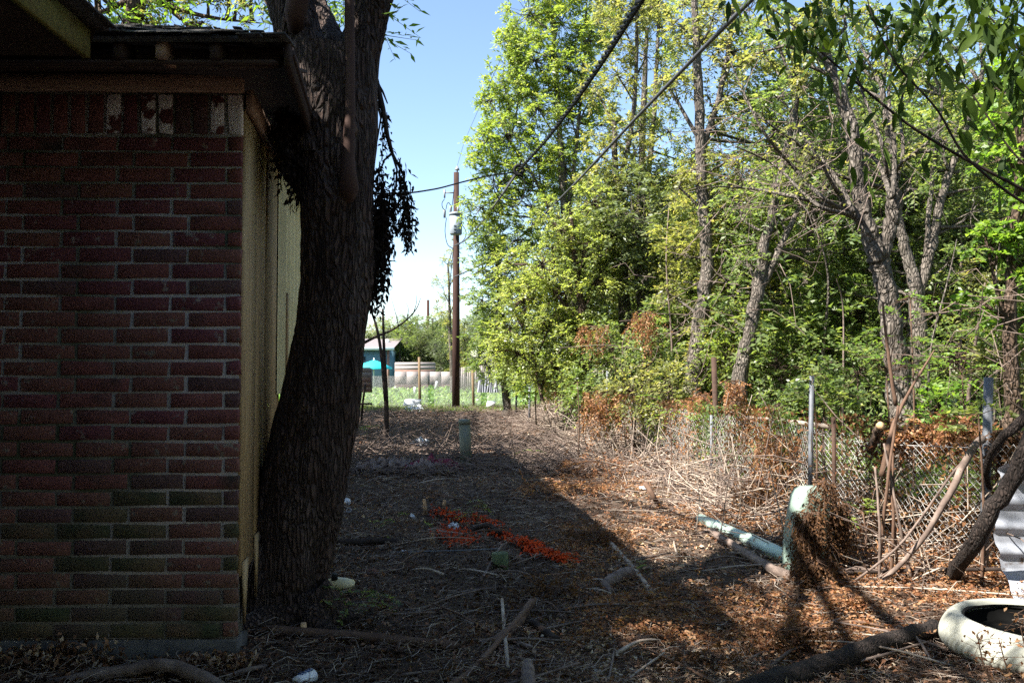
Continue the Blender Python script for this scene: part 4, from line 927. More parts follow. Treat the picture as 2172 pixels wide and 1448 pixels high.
# slender stems deep in the wood
gs = "thin stems standing in the wood"
tl_ = [(1620, 560, 19), (1745, 560, 16), (1765, 590, 13), (1790, 640, 12), (1700, 600, 20), (2010, 600, 11.5), (2075, 690, 10.5), (1580, 500, 20), (1450, 500, 20), (1830, 520, 16), (1680, 640, 14), (2110, 560, 11), (1410, 560, 15), (1535, 640, 15), (1720, 470, 18), (2040, 520, 14)]
for k, (px, py, Y) in enumerate(tl_):
    a = P(px + RS.uniform(-14, 14), 850, Y); b = P(px, py, Y); c = P(px + RS.uniform(-50, 50), py - RS.uniform(40, 150), Y + RS.uniform(-.5, .5))
    a[2] = float(gh(a[0], a[1])) - .05
    mb = MB().tube(curve([a, (a + b) / 2 + RS.randn(3) * .16, b, c], 14), np.linspace(.026, .007, 14) * RS.uniform(.7, 1.4), 6)
    single("slender_tree_stem", mb, m_bark_grey if k % 3 else m_twig, a, "thin bare stem rising among the leaves of the shady wood", "tree stem", gs, smooth=True)

# ------------------------------------------------------------------ chain link fence along the wood
fe = root("chain_link_fence", (3.05, 5.4, 0), "sagging chain link fence running from the lower right into the distance, half buried in brush", "fence")
def fence_mesh(mb, path, top, spacing, rad, zfun, nz, sides=3):
    path = np.array(path, float); L = np.concatenate([[0], np.cumsum(np.linalg.norm(np.diff(path, axis=0), axis=1))])
    n = int(L[-1] / spacing); s = np.arange(n) * spacing
    A, B = [], []
    k = np.arange(n)[:, None]; j = np.arange(nz)[None, :]
    for arr, o_ in ((A, 0), (B, 1)):
        ss = s[:, None] + ((j + o_ + k) % 2) * spacing
        f = (j + o_) / nz + 0 * s[:, None]
        x = np.interp(ss, L, path[:, 0]); y = np.interp(ss, L, path[:, 1])
        z = gh(x, y) + .02 + (zfun(ss) - .02) * f
        wob = .035 * np.sin(ss * 2.3 + f * 2) * f + .012 * np.sin(ss * 9 + f * 4)
        arr.append(np.stack([x + wob, y, z], -1).reshape(-1, 3))
    keep = slice(0, None)
    mb.sticks(A[0], B[0], rad, rad, sides)
ftop = lambda s: .84 + .05 * np.sin(s * 1.1) - .10 * np.sin(s * .45 + 1) ** 2
f1 = MB(); fence_mesh(f1, [(3.5, 2.8), (3.05, 5.4), (2.5, 7.0), (2.32, 9.8)], None, .029, .0026, ftop, 28)
part("wire_mesh", f1, m_wire, fe, kind='stuff')
f2 = MB(); fence_mesh(f2, [(2.32, 9.8), (1.9, 14), (1.2, 22)], None, .030, .003, lambda s: ftop(s) + .02, 26)
part("wire_mesh", f2, m_wire, fe, kind='stuff')
def fpost(px, ytop, ybase, Y, r, mat, label=None, lean=0, nm="fence_post"):
    a = P(px + lean, ytop, Y); b = P(px, ybase, Y); b[2] = float(gh(b[0], Y)) - .05
    return part(nm, MB().tube([b, (a + b) / 2, a], r, 12), mat, fe, smooth=False, label=label)
fpost(2086, 800, 1240, 5.4, .028, m_steel, "bluish steel post at the right end", 11)
fpost(1717, 797, 1150, 6.85, .019, m_steel, "thin galvanised post behind the green pedestal", 5)
fpost(1523, 757, 1040, 9.8, .030, m_rust, "dark rusty post", -9)
fpost(1509, 880, 1035, 9.7, .017, m_steel, "short grey pipe beside the rusty post")
fpost(1771, 884, 1140, 6.6, .016, m_rust, "thin rusty stake", -3)
fpost(1288, 780, 930, 15.5, .02, m_steel, "grey post wrapped by orange vine")
fpost(1123, 820, 890, 22.5, .03, m_steel, "far post"); fpost(1095, 815, 880, 27, .03, m_steel, "farthest post")
part("top_wire", MB().tube(curve([P(1600, 884, 8.6), P(1800, 940, 6.6), P(2086, 950, 5.4)], 12), .003, 4), m_wire, fe)

# garden fence across the end of the yard
gf = root("garden_fence", P(890, 868, 32), "thin wire fence on wooden stakes in front of the squash garden", "fence")
mb = MB(); a = P(690, 800, 32); b = P(1095, 800, 33.0); nn2 = 150
xs = np.linspace(a[0], b[0], nn2); A_, B_ = [], []
for x in xs:
    for sg in (-1, 1):
        A_.append((x, 32.2, .05)); B_.append((x + sg * 1.15, 32.2, 1.22))
mb.sticks(A_, B_, .0045, .0045, 3); part("wire_mesh", mb, m_wire, gf, kind='stuff')
for (px, yt, yb, r, lab) in ((891, 757, 868, .055, "tall pale wooden stake"), (1005, 777, 866, .055, "shorter brown stake right of the pole")):
    a = P(px - (2 if px < 900 else 3), yt, 32); b = P(px, yb, 32); b[2] = float(gh(b[0], 32)) - .1
    part("stake", MB().tube([b, a], [r, r * .9], 8), m_postwood, gf, label=lab)

# garden plants
lm = MB(); N = 17000
xx = RS.uniform(-11, 2.4, N); yy = RS.uniform(33, 44, N); rowf = .5 + .5 * np.sin(yy * 1.9 + xx * .2)
keep = RS.rand(N) < .25 + .75 * rowf; xx, yy = xx[keep], yy[keep]; N = len(xx)
zz = gh(xx, yy) + RS.uniform(.0, .24, N) * (.4 + .6 * np.sin(yy * 1.9 + xx * .2) ** 2)
lm.leaves(np.stack([xx, yy, zz], 1), RS.randn(N, 3) + [0, -.3, .1], RS.randn(N, 3) * .5 + [-.3, -.2, 1], RS.uniform(.12, .24, N), RS.uniform(.1, .2, N))
single("squash_plants", lm, LM("leaf_squash", [(.10, .2, .05), (.18, .3, .09), (.25, .36, .14)], .4, .4, .5), (0, 38, .4), "low leafy squash plants filling the sunny garden behind the wire fence", "garden plants", kind='stuff')
lm = MB(); N = 26000
yy = RS.uniform(29, 36, N); xx = RS.uniform(-13, 1.0, N); g_ = gh(xx, yy)
lm.leaves(np.stack([xx, yy, g_], 1), RS.randn(N, 3) * .4 + [0, 0, 1], RS.randn(N, 3), RS.uniform(.06, .2, N), .02)
single("grass", lm, m_grass, (-5, 32, 0), "short sunlit grass along the edge of the garden", "grass", kind='stuff')

# far walls, boards, pickets
def board_wall(label, name, px0, px1, yt, yb, Y, rows, cols, mat, mats=None, cat="fence"):
    a = P(px0, yb, Y); b = P(px1, yb, Y); zt_ = P(px0, yt, Y)[2]; z0 = a[2]
    ro = root(name, (a[0], Y, z0), label, cat); hh = (zt_ - z0) / rows; ww = (b[0] - a[0]) / cols
    for r in range(rows):
        for c in range(cols):
            part("board", MB().box((a[0] + c * ww + .002, Y - .02 + RS.uniform(-.002, .002), z0 + r * hh + .001), (a[0] + (c + 1) * ww - .002, Y + .02, z0 + (r + 1) * hh - .001)), (mats or [mat])[RS.randint(len(mats or [mat]))], ro)
    for c in range(cols + 1):
        part("fence_post", MB().box((a[0] + c * ww - .03, Y + .03, z0), (a[0] + c * ww + .03, Y + .12, zt_ - .03)), m_boards, ro)
    return ro
board_wall("upper pale horizontal board fence right of the blue house", "board_fence", 838, 922, 768, 800, 52, 4, 1, m_boards, [m_boards, m_boards, m_boards, m_boards_red])
board_wall("long low pale board wall behind the squash garden", "board_wall", 838, 985, 788, 816, 48, 1, 6, m_boards, [m_boards])
board_wall("dark low plinth boards under the pale board wall", "plinth_fence", 838, 985, 815, 832, 47.8, 1, 3, m_wood_dark, [m_wood_dark])
board_wall("small leaning reddish board panel right beside the dark leaning trunk", "board_screen", 742, 786, 779, 832, 25, 5, 1, m_boards_red, [m_boards_red, m_boards])
pk = root("picket_fence", P(1030, 830, 38), "weathered vertical picket fence right of the utility pole", "fence")
for q in range(17):
    px = 976 + q * 4.2; a = P(px, 826 + RS.uniform(-2, 2), 38); h = P(px, 777 + RS.uniform(-2, 3), 38)
    part("picket", MB().obox((a + h) / 2, (.036, 0, 0), (0, .012, 0), ((h - a)[0] / 2, 0, (h - a)[2] / 2)), m_boards if q % 3 else m_conc, pk)
wp = root("white_pickets", P(1050, 835, 31), "broken white pickets leaning under the bright bush", "fence")
for q in range(9):
    px = 1014 + q * 5 + RS.uniform(-1, 1); a = P(px, 832, 31); h = P(px + RS.uniform(-6, 6), 797 + RS.uniform(-4, 8), 31)
    part("picket", MB().sticks([a], [h], [.05], [.045], 4), m_sheet, wp)
for q, (px, y0, y1, lab) in enumerate(((880, 820, 836, "short white garden marker left of the tall stake"), (924, 808, 824, "leaning white garden marker left of the utility pole"))):
    a = P(px, y1, 38); b = P(px + q * 3, y0, 38)
    single("garden_marker", MB().tube([a, b], .06, 6), m_white, a, lab, "garden marker")
for (x0, x1, yy, lab) in ((858, 892, 852, "long white panel lying at the garden edge left of the tall stake"), (1032, 1050, 856, "white scrap lying right of the garden stake")):
    a = P(x0, yy, 31.2); b = P(x1, yy, 31.2)
    single("garden_sheet", MB().obox((a + b) / 2 + [0, 0, -.02], ((b - a)[0] / 2, 0, 0), (0, .3, .02), (.02, 0, .09)), m_white, a, lab, "panel")

# blue house, umbrella
bh = root("blue_house", P(760, 830, 56), "small blue house with pinkish-grey roof far behind the umbrella", "house")
x0, x1 = P(620, 0, 56)[0], P(829, 0, 56)[0]; zt_ = P(800, 742, 56)[2]; zr = P(800, 721, 60)[2]
part("wall", MB().box((x0, 56, .3), (x1, 62, zt_)), m_bluewall, bh)
part("corner_trim", MB().box((x1 - .12, 55.96, .3), (x1 + .03, 56.05, zt_ - .02)), m_boards_red, bh)
part("eave_trim", MB().box((x0 - .3, 55.55, zt_ - .02), (x1 + .4, 55.62, zt_ + .16)), m_trimw, bh)
part("roof", MB().add([(x0 - .3, 55.6, zt_ + .15), (x1 + .4, 55.6, zt_ + .15), (x1 + .35, 60, zr + .1), (x0 - .3, 60, zr + .1), (x0 - .3, 62.6, zt_), (x1 + .35, 62.6, zt_)], [(0, 1, 2, 3), (3, 2, 5, 4)]), m_roof_far, bh)
for px, py in ((786, 730), (822, 722)):
    c = P(px, py, 58.2); part("roof_vent", MB().box((c[0] - .12, c[1] - .1, c[2] - .25), (c[0] + .12, c[1] + .1, c[2] + .06)), m_trimw, bh)
part("window", MB().box((P(760, 0, 56)[0], 55.93, 1.6), (P(780, 0, 56)[0], 55.99, 2.4)), m_glass, bh)
um = root("patio_umbrella", P(793, 820, 50), "open turquoise patio umbrella in front of the blue house", "umbrella")
top = P(793, 763, 50); r = 1.07; zc = P(793, 779, 50)[2]
mb = MB(); th = np.arange(8) * math.pi / 4 + .2; ring = [(top[0] + r * math.cos(t), 50 + r * math.sin(t), zc) for t in th]; r2_ = [(top[0] + r * .5 * math.cos(t), 50 + r * .5 * math.sin(t), zc + (top[2] - zc) * .58) for t in th]
rv = [(a, b, zc - .1) for a, b, _ in ring]
mb.add(ring + r2_ + [tuple(top)] + rv, [(k, (k + 1) % 8, 8 + (k + 1) % 8, 8 + k) for k in range(8)] + [(17 + k, 17 + (k + 1) % 8, (k + 1) % 8, k) for k in range(8)], [(8 + k, 8 + (k + 1) % 8, 16) for k in range(8)])
part("canopy", mb, m_teal, um); part("pole", MB().tube([(top[0], 50, .4), (top[0], 50, top[2] + .12)], .03, 8), m_trimw, um)
for k in range(8): part("rib", MB().sticks([top - [0, 0, .06]], [np.array(ring[k]) - [0, 0, .03]], .012, .012), m_trimw, um)

# ------------------------------------------------------------------ bare double sapling, stick, vent pipe
sp = root("bare_sapling", G(817, 941), "bare dark double-stemmed sapling in front of the garden with one curved branch", "sapling")
mb = MB()
mb.tube(curve([P(817, 944, 16.2), P(820, 900, 16.2), P(819, 830, 16.2), P(815, 760, 16.2), P(812, 655, 16.2)], 14), np.linspace(.062, .022, 14), 8)
mb.tube(curve([P(818, 850, 16.1), P(812, 780, 16.1), P(805, 720, 16.1), P(795, 680, 16.1), P(785, 655, 16.1)], 14), np.linspace(.04, .018, 14), 7)
mb.tube(curve([P(770, 728, 16.3), P(800, 712, 16.2), P(830, 702, 16.2), P(862, 680, 16.2), P(885, 655, 16.2), P(892, 632, 16.2)], 20), np.linspace(.03, .006, 20), 6)
for ln in ([(845, 690), (838, 660), (830, 632)], [(862, 680), (868, 655), (860, 640)], [(875, 668), (885, 640), (882, 622)], [(830, 702), (822, 680)]):
    mb.tube(curve([P(a[0], a[1], 16.2) for a in ln], 8), np.linspace(.01, .003, 8), 5)
part("stem", mb, m_twig_dark, sp, smooth=True)
mb = MB().tube(curve([G(766, 900) - [0, 0, .1], P(768, 860, 20.5), P(775, 815, 20.5)], 6), .03, 6); mb.obox(P(772, 856, 20.4), (.2, 0, 0), (0, .02, 0), (0, 0, .02))
single("leaning_stick", mb, m_twig_dark, G(766, 900), "dark stick with a short crosspiece right beside the leaning trunk", "stick")

vb = G(990, 988); VY = vb[1]; vt = P(985, 892, VY)
vp = root("vent_pipe", vb, "upright capped grey-green plastic pipe standing in the middle of the yard", "pipe")
part("pipe", MB().tube([vb - [0, 0, .05], vt - [0, 0, .02]], .083, 24), m_ventpipe, vp, smooth=True)
part("cap", MB().tube([vt - [0, 0, .05], vt + [0, 0, 0], vt + [0, 0, .018], vt + [0, 0, .026]], [.089, .089, .08, .03], 24), m_ventpipe, vp, smooth=True)

# ------------------------------------------------------------------ pedestal, fallen pipe, tyre, sheet
pdb = G(1702, 1205); PYd = pdb[1]
ped = root("utility_pedestal", pdb, "rounded pale green utility pedestal half covered by brown vines at the fence", "utility pedestal")
mb = MB(); rings = []
nseg = 28
for (py, lx, rx) in ((1210, 1664, 1735), (1180, 1664, 1740), (1130, 1668, 1748), (1080, 1676, 1755), (1050, 1682, 1757), (1038, 1689, 1752), (1032, 1699, 1744), (1030, 1712, 1732)):
    a = P(lx, py, PYd); b = P(rx, py, PYd); c = (a + b) / 2; hw = (b - a)[0] / 2
    t = np.arange(nseg) * 2 * math.pi / nseg; ct, st_ = np.cos(t), np.sin(t)
    rings.append(np.stack([c[0] + hw * np.sign(ct) * abs(ct) ** .55, c[1] + min(hw, .13) * np.sign(st_) * abs(st_) ** .55, np.full(nseg, c[2])], 1))
V = np.concatenate(rings); m_ = len(rings); i = np.arange(m_ - 1)[:, None] * nseg; j = np.arange(nseg)[None, :]; k = (j + 1) % nseg
mb.add(V, np.stack([i + j, i + k, i + nseg + k, i + nseg + j], -1).reshape(-1, 4), [((m_ - 1) * nseg, (m_ - 1) * nseg + q, (m_ - 1) * nseg + q + 1) for q in range(1, nseg - 1)])
part("housing", mb, m_ped, ped, smooth=True)
part("label_plate", MB().obox(P(1692, 1055, PYd - .135), (.008, 0, .004), (0, .004, 0), (0, 0, .004)), m_white, ped)

a = G(1486, 1100, .05); b = G(1690, 1188, .05)
fp = root("fallen_pipe", a, "pale mint green plastic pipe lying on the brush left of the pedestal", "pipe")
ab = b - a; jn = a + ab * .56
part("pipe", MB().tube([a, a + ab * .3, jn], .046, 16), m_pipe, fp, smooth=True)
part("pipe", MB().tube([jn + [.0, -.01, .0], b - [0, 0, .015]], .056, 16), m_pipe, fp, smooth=True)
part("collar", MB().tube([a + ab * .20, a + ab * .25], .052, 16), m_pipe, fp)

TC = np.array([2.525, 4.08, 0.0])
ty = root("tyre_planter", TC, "white painted old tyre planter with spiral tread in the bottom right corner", "tyre")
prof = [(.343, .150), (.350, .168), (.364, .175), (.385, .168), (.408, .150), (.430, .120), (.445, .085), (.446, .055), (.435, .03), (.41, .008), (.38, .0), (.385, .02), (.385, .1), (.36, .135)]
n = 760; mb = MB(); V = []
pf = curve([(a_, b__, 0) for a_, b__ in prof + [prof[0]]], 44)
for q in range(n):
    t = q * 2 * math.pi / n
    for ii, p in enumerate(pf):
        outer = p[0] > .362 and p[1] > .004
        g = .0028 * (1 if ((t * 24 + p[0] * 40 - p[1] * 40) % 2.0) < 1.3 else -1) if (outer and p[1] < .2) else 0
        tz = .012 * math.cos(t - 2.4) * (p[1] / .2)
        r = p[0] * (1 + .025 * math.cos(2 * t + .5))
        V.append((TC[0] + (r + g) * math.cos(t), TC[1] + (r + g) * math.sin(t), p[1] + .01 + tz))
m_ = len(pf); i = np.arange(n)[:, None] * m_; i2 = ((np.arange(n) + 1) % n)[:, None] * m_; j = np.arange(m_ - 1)[None, :]
mb.add(V, np.stack([i + j, i2 + j, i2 + j + 1, i + j + 1], -1).reshape(-1, 4))
part("tyre", mb, m_tire, ty)
th = np.linspace(0, 2 * math.pi, 60)
part("inner_wall", MB().tube(np.stack([TC[0] + .352 * np.cos(th), TC[1] + .352 * np.sin(th), .135 + .03 * np.cos(th - 2.4)], 1), .012, 6), m_black, ty)
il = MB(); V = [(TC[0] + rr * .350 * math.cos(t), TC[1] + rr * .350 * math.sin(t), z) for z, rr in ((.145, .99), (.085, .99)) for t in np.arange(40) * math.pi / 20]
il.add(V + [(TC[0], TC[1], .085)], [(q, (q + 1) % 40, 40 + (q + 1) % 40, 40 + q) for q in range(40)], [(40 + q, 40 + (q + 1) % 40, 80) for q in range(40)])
part("shade_lining", il, M("tyre_inside_shade", [(.004, .004, .004), (.008, .008, .008)], bump=0, rough=.9, spec=.02), ty)  # near-black sheet painting the deep shade inside the tyre opening
def weed(px, py0, py1, Y, lab):
    a = G(px, py0); a[1] = Y; b = P(px + 8, py1, Y); a[2] = float(gh(a[0], Y)); ro = root("dry_weed", a, lab, "weed"); wm, lm = MB(), MB()
    c = curve([a, (a + b) / 2 + [-.02, 0, 0], b], 14); wm.tube(c, np.linspace(.004, .002, 14), 4)
    idx = RS.randint(4, 14, 34); p = c[idx] + RS.randn(34, 3) * [.05, .03, .03]; wm.sticks(c[idx], p, .0012, .001)
    lm.leaves(p, RS.randn(34, 3) + [0, 0, -.8], RS.randn(34, 3), RS.uniform(.015, .035, 34), .012)
    part("stem", wm, m_twig_brown, ro); part("leaves", lm, m_leaf_orange, ro)
weed(2065, 1440, 1345, 3.6, "dry weed with curled leaves in front of the left side of the tyre"); weed(2110, 1440, 1352, 3.58, "dry weed right of another in front of the tyre"); weed(2150, 1445, 1300, 3.55, "thin dry weed with brown buds in front of the tyre at the picture edge")

ms = root("corrugated_sheet", (3.2, 5.0, 0), "white corrugated metal sheet bent against the blue post at the right edge", "metal sheet")
mb = MB(); rows = []
prof = []
z = .02
for q in range(60):
    f = q / 59; z = .0 + f * .80; ridge = .028 * max(0, math.sin((z - .10) / .145 * 2 * math.pi)) ** .7 if .06 < z < .74 else 0
    foot = .35 * max(0, .16 - z) / .16
    lip = .10 * max(0, z - .765) / .035
    for u in np.linspace(0, 1, 16):
        xl = P(2095, 0, 5.05)[0] - foot * .25 + .02 * math.sin(f * 9) * (1 - u)
        x = xl + u * (1.25)
        y = 5.05 - foot - ridge - lip + .03 * math.sin(u * 3 + f * 2) - u * .25 + .1 * (1 - f) * 0 + (.06 * u if f > .9 else 0)
        rows.append((x, y, z + .02 + .03 * u * (f > .97)))
i = np.arange(59)[:, None] * 16; j = np.arange(15)[None, :]
mb.add(rows, np.stack([i + j, i + j + 1, i + 17 + j, i + 16 + j], -1).reshape(-1, 4))
part("sheet", mb, m_sheet, ms, smooth=True)

# ------------------------------------------------------------------ branches and sticks that read singly
def limb(name, label, pts, r, mat, cat="branch", group=None, n=16, sides=8, ends=None, kn=True):
    p = curve(pts, n); rad = np.linspace(r[0], r[1], n)
    if kn: p[1:-1] += RS.randn(n - 2, 3) * rad[1:-1, None] * .10
    mb = MB().tube(p, rad, sides, jit=.2 if kn else 0)
    return single(name, mb, mat, p[0], label, cat, group, smooth=True)
limb("leaning_branch", "thick dark branch leaning across the blue post and the corrugated sheet", [G(2010, 1235), P(2060, 1160, 4.95), P(2105, 1085, 4.85), P(2150, 1010, 4.8), P(2200, 900, 4.75)], (.045, .05), m_log, n=18)
limb("leaning_branch", "dark twisted branch at the right edge above the metal sheet", [P(2230, 850, 4.9), P(2150, 905, 4.9), P(2120, 930, 4.95), P(2085, 1000, 5.2), P(2100, 1035, 5.3)], (.035, .015), m_log)
limb("leaning_branch", "long grey branch leaning from the ground up to the right against the wire", [G(1850, 1250), P(1930, 1180, 5.3), P(1985, 1100, 5.25), P(2030, 1020, 5.25), P(2060, 950, 5.3), P(2085, 930, 5.35)], (.014, .026), m_twig)
limb("leaning_branch", "thin brown branch leaning across the middle of the wire mesh", [G(1800, 1240), P(1900, 1170, 5.2), P(1960, 1090, 5.3), P(2020, 1000, 5.4), P(2070, 950, 5.45)], (.008, .008), m_twig)
for k, (a0, b0, r, mt, lab) in enumerate(((((1890, 1240)), (1893, 960), .011, m_twig_brown, "first upright stem of the bundle left of the open mesh"), ((1866, 1240), (1856, 990), .010, m_twig, "pale upright stem left of the bundle"), ((1905, 1235), (1880, 955), .009, m_twig_brown, "brown stem crossing inside the bundle"),
      ((1935, 1235), (1875, 940), .010, m_twig, "pale stem slanting left over the mesh"), ((1862, 1235), (1905, 860), .012, m_twig_brown, "tall stem leaning right over the fence top"))):
    limb("fence_stem", lab, [G(*a0), P((a0[0] + b0[0]) / 2 + RS.uniform(-6, 6), (a0[1] + b0[1]) / 2, 5.45), P(b0[0], b0[1], 5.55)], (r, r * .7), mt, "stem")
limb("cut_limb", "cut limb with pale sawn end sticking up over the fence", [P(1846, 955, 6.2), P(1856, 925, 6.08), P(1867, 905, 5.98)], (.03, .032), m_bark_brown, "branch", n=6)
c = P(1868, 903, 5.97); dd_ = nrm(np.array([.25, -.8, .55])); single("sawn_end", MB().tube([c - dd_ * .012, c + dd_ * .012], [.030, .029], 16), m_wood_cut, c, "pale oval sawn face on top of the cut limb at the fence", "cut wood")
limb("cut_limb", "forked brown branch rising from the bundle to the upper right", [P(1870, 1010, 5.9), P(1882, 960, 5.9), P(1895, 890, 6.0), P(1940, 810, 6.1), P(1982, 742, 6.2)], (.022, .005), m_twig_brown)
limb("vine_stem", "tall thin brown vine standing in front of the pollarded trunk", [P(1900, 860, 7.4), P(1888, 780, 7.4), P(1878, 700, 7.4), P(1872, 640, 7.4)], (.018, .009), m_twig_brown, "vine")
limb("cut_stump", "short brown cut stub among orange leaves right of the pollarded trunk", [P(1996, 950, 6.6), P(1994, 925, 6.6), P(1992, 897, 6.6)], (.025, .022), m_bark_brown, "stump", n=5)
limb("long_stick", "long dark straight stick lying horizontally below the wire mesh", [G(1770, 1215, .05), P(1950, 1208, 5.55), P(2135, 1206, 5.1)], (.014, .012), m_twig_dark, "stick", kn=False)
limb("long_stick", "long pale thin stick lying level in front of the dark straight one", [G(1790, 1243, .04), G(1950, 1246, .05), G(2172, 1262, .05)], (.006, .005), m_twig_pale, "stick", kn=False)
limb("log", "thick dark log lying across the bottom right corner toward the tyre", [G(1560, 1480, .03), G(1700, 1425, .05), G(1850, 1375, .05), G(1985, 1330, .05)], (.055, .045), m_log, "log", n=20, sides=12)
limb("log", "grey log lying diagonally below the mint green pipe", [G(1510, 1128, .04), G(1570, 1165, .05), G(1640, 1210, .05), G(1680, 1222, .04)], (.028, .036), m_twig, "log")
limb("log", "short thick log with a slanting fork at the lower middle", [G(1045, 1368, .03), G(1085, 1335, .04), G(1110, 1305, .05), G(1128, 1275, .06)], (.032, .022), m_twig_brown, "log")
limb("long_stick", "long stick running from the bottom edge up to the short log", [G(930, 1470, .02), G(1000, 1425, .03), G(1070, 1345, .05), G(1135, 1270, .06)], (.016, .012), m_twig_brown, "stick")
limb("branch_piece", "short dark branch piece right of the short log", [G(1128, 1318, .05), G(1150, 1335, .04), G(1182, 1358, .03)], (.02, .022), m_twig_dark)
limb("long_stick", "straight pale stick pointing up from the bottom beside the log", [G(1077, 1415, .02), G(1070, 1340, .04), G(1065, 1270, .07)], (.011, .009), m_twig_pale, "stick", kn=False)
limb("branch_piece", "pale cut branch end at the bottom edge", [G(1124, 1470, .03), G(1120, 1440, .04), G(1118, 1408, .04)], (.032, .028), m_twig, sides=12)
limb("long_stick", "brown straight stick lying level at the lower middle", [G(1330, 1355, .03), G(1400, 1349, .03), G(1480, 1342, .03)], (.014, .008), m_twig_brown, "stick")
limb("long_stick", "grey stick lying along the shadow edge", [G(1295, 1150, .04), G(1335, 1195, .03), G(1360, 1225, .03), G(1385, 1260, .02)], (.017, .02), m_twig_pale, "stick")
limb("surface_root", "pale bark-covered root arching at the lower left bottom", [G(100, 1450, .02), G(250, 1425, .05), G(345, 1405, .10), G(400, 1420, .07), G(470, 1460, .02)], (.025, .03), m_twig, "root")
limb("surface_root", "thin dark root lying right of the pale arching one", [G(480, 1435, .03), G(520, 1420, .04), G(565, 1412, .02)], (.012, .01), m_twig, "root")
limb("plank_piece", "old brown plank half buried in litter right of the trunk foot", [G(560, 1335, .02), G(760, 1350, .02), G(970, 1372, .02)], (.028, .03), m_twig_brown, "plank", sides=4, kn=False)
limb("dark_pole", "dark pole lying level behind the trunk beside the net", [G(712, 1150, .04), G(780, 1148, .04), G(845, 1150, .03)], (.03, .028), m_twig_dark, "pole")
limb("thin_rod", "thin pale metal rod lying left of the green wooden stub", [G(830, 1170, .03), G(950, 1168, .04), G(1062, 1163, .05)], (.006, .006), m_steel, "rod", kn=False)
limb("curved_stick", "thin curved stick standing in front of the green wooden stub", [G(1020, 1232, .01), P(1040, 1195, 6.0), P(1062, 1158, 6.2), P(1075, 1150, 6.3)], (.009, .007), m_twig, "stick")
limb("branch_piece", "dark branch lying over the orange net", [G(1000, 1125, .06), G(1035, 1110, .10), G(1062, 1130, .05)], (.018, .022), m_twig_dark)
limb("bark_tube", "curled hollow piece of bark at the lower middle", [G(1285, 1240, .05), G(1305, 1225, .06), G(1335, 1215, .05)], (.035, .045), m_twig, "bark", sides=12)
limb("bark_strip", "greyish curled bark strip hanging below the hollow bark", [G(1282, 1235, .06), G(1295, 1260, .03), G(1300, 1282, .01)], (.03, .008), m_twig, "bark", sides=5)
limb("fallen_branch", "long fallen branch lying on the brush right of the rusty post", [P(1590, 885, 8.6), P(1660, 892, 8.3), P(1760, 905, 7.8)], (.02, .025), m_twig_pale)
limb("fallen_branch", "short slanting branch propped beside the lit brush", [G(1398, 1075, .0), P(1385, 1050, 8.3), P(1370, 1025, 8.4)], (.022, .03), m_twig_brown)
for k, (a0, a1, b0, b1) in enumerate(((902, 1085, 900, 1058), (940, 1078, 943, 1060), (918, 1148, 917, 1130), (645, 1352, 644, 1320))):
    lab = ["left pale cut stub behind the orange net", "right pale cut stub behind the orange net", "short cut stub at the left end of the orange net", "pale sharpened stub at the trunk foot"][k]
    g = G(a0, a1); limb("cut_stub", lab, [g - [0, 0, .03], P(b0, b1, g[1] - .01)], (.022, .014), m_wood_cut, "stub", n=4)
g = G(1062, 1203); t_ = P(1060, 1172, g[1])
st = root("wooden_stub", g, "green treated wooden post stub sawn off near the ground", "post stub")
part("stub", MB().tube([g - [0, 0, .05], [t_[0], t_[1], t_[2]]], .058, 20), m_postgreen, st)

# tangle of dead pale twigs high between the trunks
for (px, py, sx, sy, Y, n, lab) in ((1660, 420, 60, 70, 10.5, 90, "pale dead twig tangle hanging in front of the leaning grey trunk"), (1740, 330, 50, 60, 9.6, 60, "pale dead twigs hanging left of the pollarded fork"), (1620, 300, 60, 60, 11, 50, "thin dead twigs reaching left toward the sky gap"), (1400, 700, 50, 70, 13, 60, "dead twigs hanging right of the orange clump"), (1560, 590, 50, 70, 12.5, 50, "dead twigs in front of the leaning trunk foot"), (1870, 310, 50, 50, 8.8, 40, "whitish dead twigs over the pollard knob"), (2080, 700, 60, 80, 8.8, 70, "dry twigs left of the reddish brown trunk")):
    c = P(px, py, Y); rt = root("dead_twigs", c, lab, "twigs"); mb = MB()
    a = np.array([P(px + RS.randn() * sx, py + RS.randn() * sy, Y + RS.randn() * .3) for _ in range(n)]); n = n // 2 if n > 45 else n // 3; a = a[:n]; d = (RS.randn(n, 3) * [.35, .3, .22] + [-.1, 0, -.08]) * .7
    m = a + d; e = m + d * .7 + RS.randn(n, 3) * .12 + [0, 0, -.08]; f = e + RS.randn(n, 3) * .12
    mb.sticks(a, m, .006, .005); mb.sticks(m, e, .005, .0035); mb.sticks(e, f, .0035, .002); mb.sticks(m, m + RS.randn(n, 3) * .15, .003, .002)
    part("twigs", mb, m_twig, rt, kind="stuff")
# loose sticks: singly visible mid-size ones
gst = "loose sticks lying on the yard"
rs = random.Random(3)
for k in range(90):
    py = rs.uniform(930, 1440); px = rs.uniform(780 + (py - 930) * .1, 1500 + (py - 930) * 1.1); g = G(px, py, .03)
    if g[0] > 2.9: continue
    a = rs.choice([0, 0, .5, -.5, 2.5]) + rs.gauss(0, .5); L = rs.uniform(.2, .75); d = np.array([math.cos(a), math.sin(a), rs.uniform(-.02, .14)]) * L
    limb("loose_stick", "%s stick lying %s, %s" % (("grey", "pale", "dark brown", "short grey")[k % 4], "in the near foreground" if g[1] < 5 else "in the middle of the yard" if g[1] < 8.5 else "on the far part of the yard", "in shade" if g[0] < .4 else "near the fence"), [g - d / 2, g + RS.randn(3) * .02 + [0, 0, .015], g + d / 2], (rs.uniform(.005, .012), rs.uniform(.003, .007)), [m_twig, m_twig_pale, m_twig_brown, m_twig][k % 4], "stick", gst, 7, 5)

